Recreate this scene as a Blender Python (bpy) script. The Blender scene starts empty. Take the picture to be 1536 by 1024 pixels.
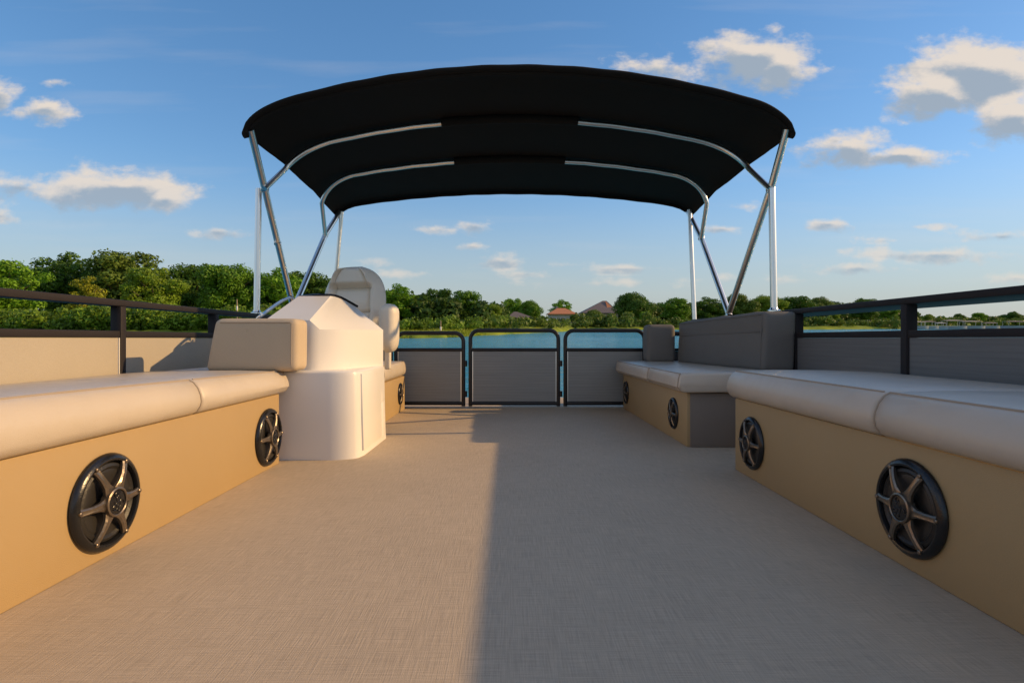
import bpy, bmesh, math, random
import numpy as np
from mathutils import Vector, Matrix
R = math.radians
sc = bpy.context.scene
COL = sc.collection

# ------------------------------------------------------------------ camera
CAMZ = 0.47
F = 850.0; CX = 763.0; CY = 508.0; HOR = 486.0      # photograph's perspective, in its own 1536 px
TRIM = math.atan((CY - HOR) / F)                    # the boat sits slightly bow down
T = Matrix.Translation((0, 0, CAMZ)) @ Matrix.Rotation(-TRIM, 4, 'X') @ Matrix.Translation((0, 0, -CAMZ))
cam_d = bpy.data.cameras.new('camera'); cam = bpy.data.objects.new('camera', cam_d); COL.objects.link(cam)
cam_d.sensor_width = 36.0; cam_d.lens = 36.0 * F / 1536
cam_d.shift_x = 5 / 1536; cam_d.shift_y = -4 / 1536
cam_d.clip_start = 0.02; cam_d.clip_end = 12000
cam.matrix_world = T @ (Matrix.Translation((0, 0, CAMZ)) @ Matrix.Rotation(R(90), 4, 'X'))
sc.camera = cam
# ------------------------------------------------------------------ light
SUN_EL = 23.0; SUN_AZ = 84.0                        # azimuth clockwise from +Y
sdir = Vector((math.cos(R(SUN_EL)) * math.sin(R(SUN_AZ)), math.cos(R(SUN_EL)) * math.cos(R(SUN_AZ)), math.sin(R(SUN_EL))))
sun_d = bpy.data.lights.new('sun', 'SUN'); sun_d.energy = 2.5; sun_d.angle = R(0.6); sun_d.color = (1.0, 0.64, 0.28)
sun = bpy.data.objects.new('sun', sun_d); COL.objects.link(sun)
sun.rotation_euler = sdir.to_track_quat('Z', 'Y').to_euler(); sun.location = (20, -2, 12)
sc.view_settings.view_transform = 'Standard'; sc.view_settings.look = 'None'
sc.view_settings.exposure = 0.85; sc.view_settings.gamma = 1.0

def build_world():
    w = bpy.data.worlds.new('World'); sc.world = w; w.use_nodes = True
    nt = w.node_tree; N = nt.nodes; L = nt.links
    for n in list(N): N.remove(n)
    out = N.new('ShaderNodeOutputWorld'); bg = N.new('ShaderNodeBackground')
    sky = N.new('ShaderNodeTexSky'); sky.sky_type = 'NISHITA'; sky.sun_disc = False
    sky.sun_elevation = R(SUN_EL); sky.sun_rotation = R(SUN_AZ)
    sky.air_density = 1.0; sky.dust_density = 0.3; sky.ozone_density = 1.8; sky.altitude = 0
    hsv = N.new('ShaderNodeHueSaturation'); hsv.inputs['Saturation'].default_value = 1.34; hsv.inputs['Value'].default_value = 0.755
    gm = N.new('ShaderNodeGamma'); gm.inputs['Gamma'].default_value = 0.72      # flatter zenith-to-horizon falloff, as in the photograph
    L.new(sky.outputs[0], gm.inputs['Color']); tn = N.new('ShaderNodeVectorMath'); tn.operation = 'MULTIPLY'; tn.inputs[1].default_value = (1.0, 1.06, 1.17); L.new(gm.outputs[0], tn.inputs[0]); L.new(tn.outputs[0], hsv.inputs['Color'])
    tc = N.new('ShaderNodeTexCoord'); sep = N.new('ShaderNodeSeparateXYZ'); L.new(tc.outputs['Generated'], sep.inputs[0])
    def m(op, a, b=None, c=None, clamp=False):
        n = N.new('ShaderNodeMath'); n.operation = op; n.use_clamp = clamp
        for i, v in enumerate((a, b, c)):
            if v is None: continue
            if isinstance(v, (int, float)): n.inputs[i].default_value = v
            else: L.new(v, n.inputs[i])
        return n.outputs[0]
    hz = N.new('ShaderNodeMix'); hz.data_type = 'RGBA'; L.new(hsv.outputs[0], hz.inputs['A']); hz.inputs['B'].default_value = (1.50, 1.66, 1.76, 1)
    hf = N.new('ShaderNodeMapRange'); hf.interpolation_type = 'SMOOTHSTEP'; hf.inputs['From Min'].default_value = 0.26; hf.inputs['From Max'].default_value = -0.03; hf.inputs['To Max'].default_value = 0.85
    L.new(sep.outputs['Z'], hf.inputs['Value']); L.new(hf.outputs[0], hz.inputs['Factor'])
    ay = m('MAXIMUM', m('ABSOLUTE', sep.outputs['Y']), 0.12)
    u = m('DIVIDE', sep.outputs['X'], ay); v = m('DIVIDE', sep.outputs['Z'], ay)
    cmb = N.new('ShaderNodeCombineXYZ'); L.new(u, cmb.inputs[0]); L.new(v, cmb.inputs[1])
    # warped coordinates give the clouds their cauliflower edges
    nz = N.new('ShaderNodeTexNoise'); nz.inputs['Scale'].default_value = 11; nz.inputs['Detail'].default_value = 8; nz.inputs['Roughness'].default_value = 0.6
    mp = N.new('ShaderNodeVectorMath'); mp.operation = 'MULTIPLY'; mp.inputs[1].default_value = (1, 1.7, 1)
    L.new(cmb.outputs[0], mp.inputs[0]); L.new(mp.outputs[0], nz.inputs['Vector'])
    clouds = [  # px x, y, half width, half height, strength
        (5, 150, 36, 26, 1), (70, 168, 60, 18, .9), (92, 128, 22, 8, .6), (30, 284, 90, 26, .95), (180, 288, 118, 32, 1.4), (165, 268, 55, 26, 1), (250, 303, 45, 20, 1),
        (330, 350, 52, 13, .9), (5, 325, 32, 14, .7), (985, 108, 70, 26, .9), (1125, 94, 98, 40, 1.35), (1165, 110, 58, 36, 1.3), (1060, 78, 36, 20, .8),
        (1455, 120, 130, 56, 1.7), (1395, 150, 78, 36, 1.4), (1510, 185, 72, 34, 1.4), (1270, 228, 68, 28, 1.3), (1345, 238, 80, 18, 1.2), (1250, 215, 28, 20, 1),
        (712, 342, 34, 12, .95), (665, 346, 45, 8, .6), (712, 370, 26, 7, .7), (752, 394, 48, 18, .95), (790, 412, 90, 9, .6), (935, 404, 78, 9, .85), (850, 398, 60, 6, .5),
        (1082, 345, 30, 8, .8), (1240, 338, 50, 13, .9), (1285, 404, 75, 13, .95), (1400, 384, 140, 15, .95), (1500, 356, 75, 13, .9), (1330, 362, 60, 7, .5), (1360, 342, 50, 5, .5), (900, 425, 190, 8, .45), (1120, 420, 130, 9, .5), (620, 412, 60, 7, .45), (560, 392, 40, 6, .4), (1520, 418, 40, 9, .6), (190, 408, 34, 12, .6), (255, 398, 26, 8, .5), (1120, 310, 40, 8, .4)]
    def field(du, dv):
        acc = None
        for (x, y, a, b, s) in clouds:
            u0 = (x - CX) / F + du * b / F; v0 = (HOR - y) / F + dv * b / F; a_ = a * 1.25 / F; b_ = b * 1.3 / F
            n = N.new('ShaderNodeVectorMath'); n.operation = 'MULTIPLY_ADD'
            L.new(cmb.outputs[0], n.inputs[0]); n.inputs[1].default_value = (1 / a_, 1 / b_, 0); n.inputs[2].default_value = (-u0 / a_, -v0 / b_, 0)
            ln = N.new('ShaderNodeVectorMath'); ln.operation = 'LENGTH'; L.new(n.outputs[0], ln.inputs[0])
            q = m('MULTIPLY_ADD', ln.outputs['Value'], -s, s)
            acc = q if acc is None else m('MAXIMUM', acc, q)
        return m('MAXIMUM', acc, -0.6)
    A = field(0, 0); B = field(0.35, 0.55)
    n6 = N.new('ShaderNodeTexNoise'); n6.inputs['Scale'].default_value = 38; n6.inputs['Detail'].default_value = 6; L.new(mp.outputs[0], n6.inputs['Vector'])
    nn = m('ADD', m('MULTIPLY_ADD', nz.outputs['Fac'], 2.5, -1.55), m('MULTIPLY', n6.outputs['Fac'], 0.40))
    # unseen cloud overhead and behind the camera, added to neutralise the ambient light
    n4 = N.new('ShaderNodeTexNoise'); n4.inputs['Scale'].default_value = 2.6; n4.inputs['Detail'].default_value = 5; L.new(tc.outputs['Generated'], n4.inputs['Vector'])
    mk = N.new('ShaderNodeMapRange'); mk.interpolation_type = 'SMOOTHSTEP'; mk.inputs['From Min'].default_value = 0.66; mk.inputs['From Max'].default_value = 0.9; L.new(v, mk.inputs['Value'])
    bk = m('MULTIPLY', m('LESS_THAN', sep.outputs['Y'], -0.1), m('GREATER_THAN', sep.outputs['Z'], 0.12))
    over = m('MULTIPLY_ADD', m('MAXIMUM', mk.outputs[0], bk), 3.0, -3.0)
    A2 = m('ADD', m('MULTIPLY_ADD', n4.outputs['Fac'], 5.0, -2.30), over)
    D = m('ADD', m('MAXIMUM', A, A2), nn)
    al = N.new('ShaderNodeMapRange'); al.interpolation_type = 'SMOOTHSTEP'; al.inputs['From Min'].default_value = 0.03; al.inputs['From Max'].default_value = 0.72
    L.new(D, al.inputs['Value'])
    # how much cloud lies towards the sun: less = brighter side
    sh = m('SUBTRACT', A, B)
    sh2 = m('MULTIPLY_ADD', nz.outputs['Fac'], 1.3, -0.40)
    n5 = N.new('ShaderNodeTexNoise'); n5.inputs['Scale'].default_value = 24; n5.inputs['Detail'].default_value = 7; n5.inputs['Roughness'].default_value = 0.62; L.new(mp.outputs[0], n5.inputs['Vector'])
    core = m('MULTIPLY', m('MAXIMUM', m('SUBTRACT', D, 0.35), 0.0), -0.38)
    lit = m('ADD', m('ADD', m('MULTIPLY', sh, -2.3), core), m('ADD', sh2, m('MULTIPLY_ADD', n5.outputs['Fac'], 2.2, -0.78)))
    lt = N.new('ShaderNodeMapRange'); lt.interpolation_type = 'SMOOTHSTEP'; lt.inputs['From Min'].default_value = -0.8; lt.inputs['From Max'].default_value = 0.6
    L.new(lit, lt.inputs['Value'])
    cc = N.new('ShaderNodeMix'); cc.data_type = 'RGBA'; L.new(lt.outputs[0], cc.inputs['Factor'])
    cc.inputs['A'].default_value = (1.3, 1.55, 1.85, 1); cc.inputs['B'].default_value = (3.0, 2.65, 2.3, 1)
    up = m('GREATER_THAN', sep.outputs['Z'], 0.0)
    lowf = N.new('ShaderNodeMapRange'); lowf.inputs['From Min'].default_value = 0.05; lowf.inputs['From Max'].default_value = 0.22; lowf.inputs['To Min'].default_value = 0.55; lowf.inputs['To Max'].default_value = 0.95; L.new(sep.outputs['Z'], lowf.inputs['Value'])
    alpha = m('MULTIPLY', m('MULTIPLY', al.outputs[0], up), lowf.outputs[0])
    # thin cirrus streaks high in the sky
    mp2 = N.new('ShaderNodeVectorMath'); mp2.operation = 'MULTIPLY'; mp2.inputs[1].default_value = (1.6, 16, 1); L.new(cmb.outputs[0], mp2.inputs[0])
    n2 = N.new('ShaderNodeTexNoise'); n2.inputs['Scale'].default_value = 1.3; n2.inputs['Detail'].default_value = 6; L.new(mp2.outputs[0], n2.inputs['Vector'])
    ci = m('MULTIPLY', m('SUBTRACT', n2.outputs['Fac'], 0.52, clamp=True), 0.5)
    mx = N.new('ShaderNodeMix'); mx.data_type = 'RGBA'
    L.new(m('MAXIMUM', alpha, m('MULTIPLY', ci, up)), mx.inputs['Factor']); L.new(hz.outputs['Result'], mx.inputs['A']); L.new(cc.outputs['Result'], mx.inputs['B'])
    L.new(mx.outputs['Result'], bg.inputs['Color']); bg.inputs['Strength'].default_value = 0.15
    L.new(bg.outputs[0], out.inputs[0])
build_world()

# ------------------------------------------------------------------ materials
def mat(name, col, rough=0.5, metal=0.0, spec=0.5, coat=0.0):
    m = bpy.data.materials.new(name); m.use_nodes = True
    p = m.node_tree.nodes['Principled BSDF']
    p.inputs['Base Color'].default_value = (*col, 1); p.inputs['Roughness'].default_value = rough; p.inputs['Metallic'].default_value = metal
    p.inputs['Specular IOR Level'].default_value = spec; p.inputs['Coat Weight'].default_value = coat
    return m
def bump_noise(m, scale, dist, vary=0.0, stretch=(1, 1, 1), detail=3, mottle=6.0, mott=0.0, rvary=0.0, crease=0.0):
    nt = m.node_tree; N = nt.nodes; L = nt.links; p = N['Principled BSDF']; base = tuple(p.inputs['Base Color'].default_value)
    tc = N.new('ShaderNodeTexCoord'); mp = N.new('ShaderNodeMapping'); mp.inputs['Scale'].default_value = stretch
    L.new(tc.outputs['Object'], mp.inputs[0])
    n = N.new('ShaderNodeTexNoise'); n.inputs['Scale'].default_value = scale; n.inputs['Detail'].default_value = detail; L.new(mp.outputs[0], n.inputs['Vector'])
    b = N.new('ShaderNodeBump'); b.inputs['Distance'].default_value = dist; b.inputs['Strength'].default_value = 1.0
    L.new(n.outputs['Fac'], b.inputs['Height']); L.new(b.outputs[0], p.inputs['Normal'])
    n2 = N.new('ShaderNodeTexNoise'); n2.inputs['Scale'].default_value = mottle; n2.inputs['Detail'].default_value = 5; L.new(tc.outputs['Object'], n2.inputs['Vector'])
    if crease:        # soft low-frequency unevenness of stuffed vinyl
        n7 = N.new('ShaderNodeTexNoise'); n7.inputs['Scale'].default_value = 9; n7.inputs['Detail'].default_value = 2; L.new(tc.outputs['Object'], n7.inputs['Vector'])
        b7 = N.new('ShaderNodeBump'); b7.inputs['Distance'].default_value = crease; b7.inputs['Strength'].default_value = 1.0
        L.new(n7.outputs['Fac'], b7.inputs['Height']); L.new(b.outputs[0], b7.inputs['Normal']); L.new(b7.outputs[0], p.inputs['Normal'])
    if vary or mott:
        ad = N.new('ShaderNodeMath'); ad.operation = 'MULTIPLY_ADD'; L.new(n.outputs['Fac'], ad.inputs[0]); ad.inputs[1].default_value = 2 * vary; ad.inputs[2].default_value = 1 - vary
        ad2 = N.new('ShaderNodeMath'); ad2.operation = 'MULTIPLY_ADD'; L.new(n2.outputs['Fac'], ad2.inputs[0]); ad2.inputs[1].default_value = 2 * mott; ad2.inputs[2].default_value = 1 - mott
        ml = N.new('ShaderNodeMath'); ml.operation = 'MULTIPLY'; L.new(ad.outputs[0], ml.inputs[0]); L.new(ad2.outputs[0], ml.inputs[1])
        vm = N.new('ShaderNodeVectorMath'); vm.operation = 'SCALE'; vm.inputs[0].default_value = base[:3]; L.new(ml.outputs[0], vm.inputs['Scale'])
        L.new(vm.outputs[0], p.inputs['Base Color'])
    if rvary:
        rr = N.new('ShaderNodeMath'); rr.operation = 'MULTIPLY_ADD'; L.new(n2.outputs['Fac'], rr.inputs[0]); rr.inputs[1].default_value = 2 * rvary
        rr.inputs[2].default_value = p.inputs['Roughness'].default_value - rvary; L.new(rr.outputs[0], p.inputs['Roughness'])
    return m
M = {}
M['cream'] = bump_noise(mat('cream_vinyl', (0.54, 0.47, 0.385), 0.34), 650, 0.0005, 0.05, mottle=7, mott=0.04, rvary=0.06, crease=0.006)
M['tan'] = bump_noise(mat('tan_vinyl', (0.40, 0.28, 0.135), 0.5), 700, 0.0006, 0.07, mottle=3, mott=0.07, rvary=0.08, crease=0.002)
M['taupe'] = bump_noise(mat('taupe_fabric', (0.50, 0.40, 0.28), 0.75), 520, 0.0009, 0.10, mottle=9, mott=0.05)
M['grey_fabric'] = bump_noise(mat('grey_brown_fabric', (0.15, 0.14, 0.128), 0.8), 480, 0.0010, 0.12, mottle=8, mott=0.06)
M['end_shade_fabric'] = bump_noise(mat('shade_darkened_vinyl', (0.20, 0.165, 0.135), 0.6), 480, 0.0008, 0.10, mottle=6, mott=0.06)
M['piping'] = bump_noise(mat('piping', (0.36, 0.29, 0.22), 0.6), 500, 0.0004, 0.08)
M['gelcoat'] = bump_noise(mat('white_gelcoat', (0.78, 0.75, 0.70), 0.33, coat=0.0, spec=0.5), 260, 0.0003, 0.02, mottle=3, mott=0.03, rvary=0.06)
M['chair'] = bump_noise(mat('chair_vinyl', (0.70, 0.63, 0.52), 0.42), 600, 0.0006, 0.05, mottle=6, mott=0.04, rvary=0.05, crease=0.004)
M['black'] = bump_noise(mat('black_paint', (0.012, 0.011, 0.013), 0.33), 90, 0.0003, 0.0, mottle=8, mott=0.12, rvary=0.08)
M['rail'] = bump_noise(mat('dark_anodised', (0.024, 0.020, 0.021), 0.6, spec=0.2), 160, 0.0004, 0.08, stretch=(1, .08, 1), mottle=5, mott=0.15, rvary=0.08)
M['canvas'] = bump_noise(mat('black_canvas', (0.015, 0.012, 0.010), 0.88, spec=0.2), 700, 0.0012, 0.12, mottle=3, mott=0.15)
M['steel'] = mat('polished_aluminium', (0.82, 0.80, 0.77), 0.30, 1.0)
M['chrome'] = mat('chrome', (0.75, 0.75, 0.75), 0.12, 1.0)
M['spk_black'] = bump_noise(mat('speaker_plastic', (0.010, 0.010, 0.011), 0.25), 300, 0.0003, mottle=20, rvary=0.08)
M['spk_cone'] = bump_noise(mat('speaker_cone', (0.018, 0.016, 0.014), 0.45), 200, 0.0006, mottle=20, rvary=0.1)
M['spk_metal'] = bump_noise(mat('speaker_spoke_metal', (0.23, 0.19, 0.15), 0.33, 0.85), 120, 0.0006, 0.1, mottle=30, mott=0.2, rvary=0.12)
M['pontoon'] = bump_noise(mat('pontoon_aluminium', (0.5, 0.5, 0.5), 0.35, 1.0), 8, 0.002, mottle=3, rvary=0.1)
M['smoked'] = mat('smoked_acrylic', (0.01, 0.01, 0.012), 0.08)

def panel_mat(name, col, rough):
    m = mat(name, col, rough); nt = m.node_tree; N = nt.nodes; L = nt.links; p = N['Principled BSDF']
    tc = N.new('ShaderNodeTexCoord'); mp = N.new('ShaderNodeMapping'); mp.inputs['Scale'].default_value = (3, 3, 150); L.new(tc.outputs['Object'], mp.inputs[0])
    n = N.new('ShaderNodeTexNoise'); n.inputs['Scale'].default_value = 1.0; n.inputs['Detail'].default_value = 3; L.new(mp.outputs[0], n.inputs['Vector'])
    w = N.new('ShaderNodeTexWave'); w.bands_direction = 'Z'; w.inputs['Scale'].default_value = 16; w.inputs['Distortion'].default_value = 0.25; w.inputs['Detail'].default_value = 1; L.new(tc.outputs['Object'], w.inputs['Vector'])
    n3 = N.new('ShaderNodeTexNoise'); n3.inputs['Scale'].default_value = 420; L.new(tc.outputs['Object'], n3.inputs['Vector'])
    def ma(a, k, c):
        q = N.new('ShaderNodeMath'); q.operation = 'MULTIPLY_ADD'; L.new(a, q.inputs[0]); q.inputs[1].default_value = k
        if isinstance(c, float): q.inputs[2].default_value = c
        else: L.new(c, q.inputs[2])
        return q.outputs[0]
    f = ma(w.outputs['Fac'], 0.07, ma(n.outputs['Fac'], 0.45, ma(n3.outputs['Fac'], 0.14, 0.64)))
    vm = N.new('ShaderNodeVectorMath'); vm.operation = 'SCALE'; vm.inputs[0].default_value = col; L.new(f, vm.inputs['Scale']); L.new(vm.outputs[0], p.inputs['Base Color'])
    b = N.new('ShaderNodeBump'); b.inputs['Distance'].default_value = 0.0012; b.inputs['Strength'].default_value = 0.8; L.new(f, b.inputs['Height']); L.new(b.outputs[0], p.inputs['Normal'])
    return m
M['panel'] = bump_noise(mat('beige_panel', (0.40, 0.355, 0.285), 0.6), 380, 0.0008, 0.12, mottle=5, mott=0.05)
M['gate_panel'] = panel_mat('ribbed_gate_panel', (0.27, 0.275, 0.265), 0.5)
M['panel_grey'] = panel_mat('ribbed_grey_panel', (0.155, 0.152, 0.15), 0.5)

def deck_mat():
    m = mat('woven_deck', (0.462, 0.372, 0.268), 0.7, spec=0.35); nt = m.node_tree; N = nt.nodes; L = nt.links; p = N['Principled BSDF']
    tc = N.new('ShaderNodeTexCoord')
    def nz(st, det=2, rough=0.6):
        mp = N.new('ShaderNodeMapping'); mp.inputs['Scale'].default_value = st; L.new(tc.outputs['Object'], mp.inputs[0])
        n = N.new('ShaderNodeTexNoise'); n.inputs['Scale'].default_value = 1; n.inputs['Detail'].default_value = det; n.inputs['Roughness'].default_value = rough; L.new(mp.outputs[0], n.inputs['Vector']); return n.outputs['Fac']
    a = nz((420, 14, 1), 3); b = nz((14, 420, 1), 3); c = nz((2.5, 2.5, 1), 5); d = nz((800, 800, 1), 1)
    def ma(x, k, y):
        q = N.new('ShaderNodeMath'); q.operation = 'MULTIPLY_ADD'; L.new(x, q.inputs[0]); q.inputs[1].default_value = k
        if isinstance(y, float): q.inputs[2].default_value = y
        else: L.new(y, q.inputs[2])
        return q.outputs[0]
    thread = ma(a, 0.66, ma(b, 0.60, ma(d, 0.34, 0.20)))
    f = ma(c, 0.26, ma(thread, 1.0, -0.13))
    vm = N.new('ShaderNodeVectorMath'); vm.operation = 'SCALE'; vm.inputs[0].default_value = (0.462, 0.372, 0.268); L.new(f, vm.inputs['Scale']); L.new(vm.outputs[0], p.inputs['Base Color'])
    bp = N.new('ShaderNodeBump'); bp.inputs['Distance'].default_value = 0.0012; bp.inputs['Strength'].default_value = 0.9; L.new(thread, bp.inputs['Height']); L.new(bp.outputs[0], p.inputs['Normal'])
    return m
M['deck'] = deck_mat()

def water_mat():
    m = mat('lake_water', (0.030, 0.28, 0.42), 0.14, spec=0.5); nt = m.node_tree; N = nt.nodes; L = nt.links; p = N['Principled BSDF']
    p.inputs['IOR'].default_value = 1.33
    tc = N.new('ShaderNodeTexCoord')
    mp = N.new('ShaderNodeMapping'); mp.inputs['Scale'].default_value = (0.55, 1.9, 1); L.new(tc.outputs['Object'], mp.inputs[0])
    n = N.new('ShaderNodeTexNoise'); n.inputs['Scale'].default_value = 1.0; n.inputs['Detail'].default_value = 5; n.inputs['Roughness'].default_value = 0.55; L.new(mp.outputs[0], n.inputs['Vector'])
    mp2 = N.new('ShaderNodeMapping'); mp2.inputs['Scale'].default_value = (0.03, 0.12, 1); L.new(tc.outputs['Object'], mp2.inputs[0])
    n2 = N.new('ShaderNodeTexNoise'); n2.inputs['Scale'].default_value = 1.0; n2.inputs['Detail'].default_value = 3; L.new(mp2.outputs[0], n2.inputs['Vector'])
    mu = N.new('ShaderNodeMath'); mu.operation = 'MULTIPLY'; L.new(n.outputs['Fac'], mu.inputs[0]); L.new(n2.outputs['Fac'], mu.inputs[1])
    b = N.new('ShaderNodeBump'); b.inputs['Distance'].default_value = 1.0; b.inputs['Strength'].default_value = 1.0
    L.new(mu.outputs[0], b.inputs['Height']); L.new(b.outputs[0], p.inputs['Normal'])
    return m
M['water'] = water_mat()

def leaf_mat():
    m = bpy.data.materials.new('foliage'); m.use_nodes = True; nt = m.node_tree; N = nt.nodes; L = nt.links
    p = N['Principled BSDF']; out = N['Material Output']
    oi = N.new('ShaderNodeObjectInfo'); tc = N.new('ShaderNodeTexCoord'); geo = N.new('ShaderNodeNewGeometry')
    n = N.new('ShaderNodeTexNoise'); n.inputs['Scale'].default_value = 0.45; n.inputs['Detail'].default_value = 4; L.new(tc.outputs['Object'], n.inputs['Vector'])
    ri = N.new('ShaderNodeMath'); ri.operation = 'MULTIPLY_ADD'; L.new(geo.outputs['Random Per Island'], ri.inputs[0]); ri.inputs[1].default_value = 0.9; ri.inputs[2].default_value = 0.1
    ad = N.new('ShaderNodeMath'); ad.operation = 'MULTIPLY_ADD'; L.new(n.outputs['Fac'], ad.inputs[0]); ad.inputs[1].default_value = 1.6; L.new(ri.outputs[0], ad.inputs[2])
    vm = N.new('ShaderNodeVectorMath'); vm.operation = 'SCALE'; L.new(oi.outputs['Color'], vm.inputs[0]); L.new(ad.outputs[0], vm.inputs['Scale'])
    L.new(vm.outputs[0], p.inputs['Base Color']); p.inputs['Roughness'].default_value = 0.55; p.inputs['Specular IOR Level'].default_value = 0.25
    tr = N.new('ShaderNodeBsdfTranslucent'); L.new(vm.outputs[0], tr.inputs['Color'])
    mx = N.new('ShaderNodeMixShader'); mx.inputs[0].default_value = 0.28; L.new(p.outputs[0], mx.inputs[1]); L.new(tr.outputs[0], mx.inputs[2]); L.new(mx.outputs[0], out.inputs[0])
    return m
M['leaf'] = leaf_mat()
M['bark'] = bump_noise(mat('bark', (0.10, 0.075, 0.05), 0.9), 6, 0.03, 0.25)
def land_mat():
    m = mat('grass_land', (0.10, 0.14, 0.025), 0.9, spec=0.2); nt = m.node_tree; N = nt.nodes; L = nt.links; p = N['Principled BSDF']
    tc = N.new('ShaderNodeTexCoord'); n = N.new('ShaderNodeTexNoise'); n.inputs['Scale'].default_value = 0.35; n.inputs['Detail'].default_value = 8; L.new(tc.outputs['Object'], n.inputs['Vector'])
    r = N.new('ShaderNodeValToRGB'); r.color_ramp.elements[0].position = 0.3; r.color_ramp.elements[0].color = (0.10, 0.17, 0.012, 1); r.color_ramp.elements[1].position = 0.75; r.color_ramp.elements[1].color = (0.26, 0.30, 0.02, 1)
    L.new(n.outputs['Fac'], r.inputs[0]); L.new(r.outputs[0], p.inputs['Base Color'])
    b = N.new('ShaderNodeBump'); b.inputs['Distance'].default_value = 0.3; L.new(n.outputs['Fac'], b.inputs['Height']); L.new(b.outputs[0], p.inputs['Normal'])
    return m
M['land'] = land_mat()
def tile_mat(name, c):
    m = mat(name, c, 0.8); nt = m.node_tree; N = nt.nodes; L = nt.links; p = N['Principled BSDF']
    tc = N.new('ShaderNodeTexCoord'); w = N.new('ShaderNodeTexWave'); w.bands_direction = 'Z'; w.inputs['Scale'].default_value = 1.2; w.inputs['Distortion'].default_value = 1.5; L.new(tc.outputs['Object'], w.inputs['Vector'])
    mi = N.new('ShaderNodeMix'); mi.data_type = 'RGBA'; L.new(w.outputs['Fac'], mi.inputs['Factor']); mi.inputs['A'].default_value = (*[x * .72 for x in c], 1); mi.inputs['B'].default_value = (*[min(1, x * 1.15) for x in c], 1)
    L.new(mi.outputs['Result'], p.inputs['Base Color']); return m
M['roof_brown'] = tile_mat('brown_shingle', (0.16, 0.13, 0.12)); M['roof_orange'] = tile_mat('orange_tile', (0.50, 0.20, 0.09)); M['roof_grey'] = tile_mat('grey_shingle', (0.17, 0.14, 0.14))
M['wall_pale'] = bump_noise(mat('pale_render', (0.33, 0.35, 0.35), 0.8), 4, 0.01, 0.1); M['wall_teal'] = bump_noise(mat('teal_boards', (0.12, 0.34, 0.36), 0.7), 4, 0.01, 0.1)
M['wall_cream'] = bump_noise(mat('cream_render', (0.28, 0.26, 0.22), 0.8), 4, 0.01, 0.1)
M['glass'] = mat('window_glass', (0.03, 0.04, 0.05), 0.08); M['white'] = bump_noise(mat('white_paint', (0.72, 0.70, 0.66), 0.5), 8, 0.002, 0.06)
M['wood'] = bump_noise(mat('weathered_wood', (0.32, 0.24, 0.15), 0.8), 8, 0.01, 0.2)

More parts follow.
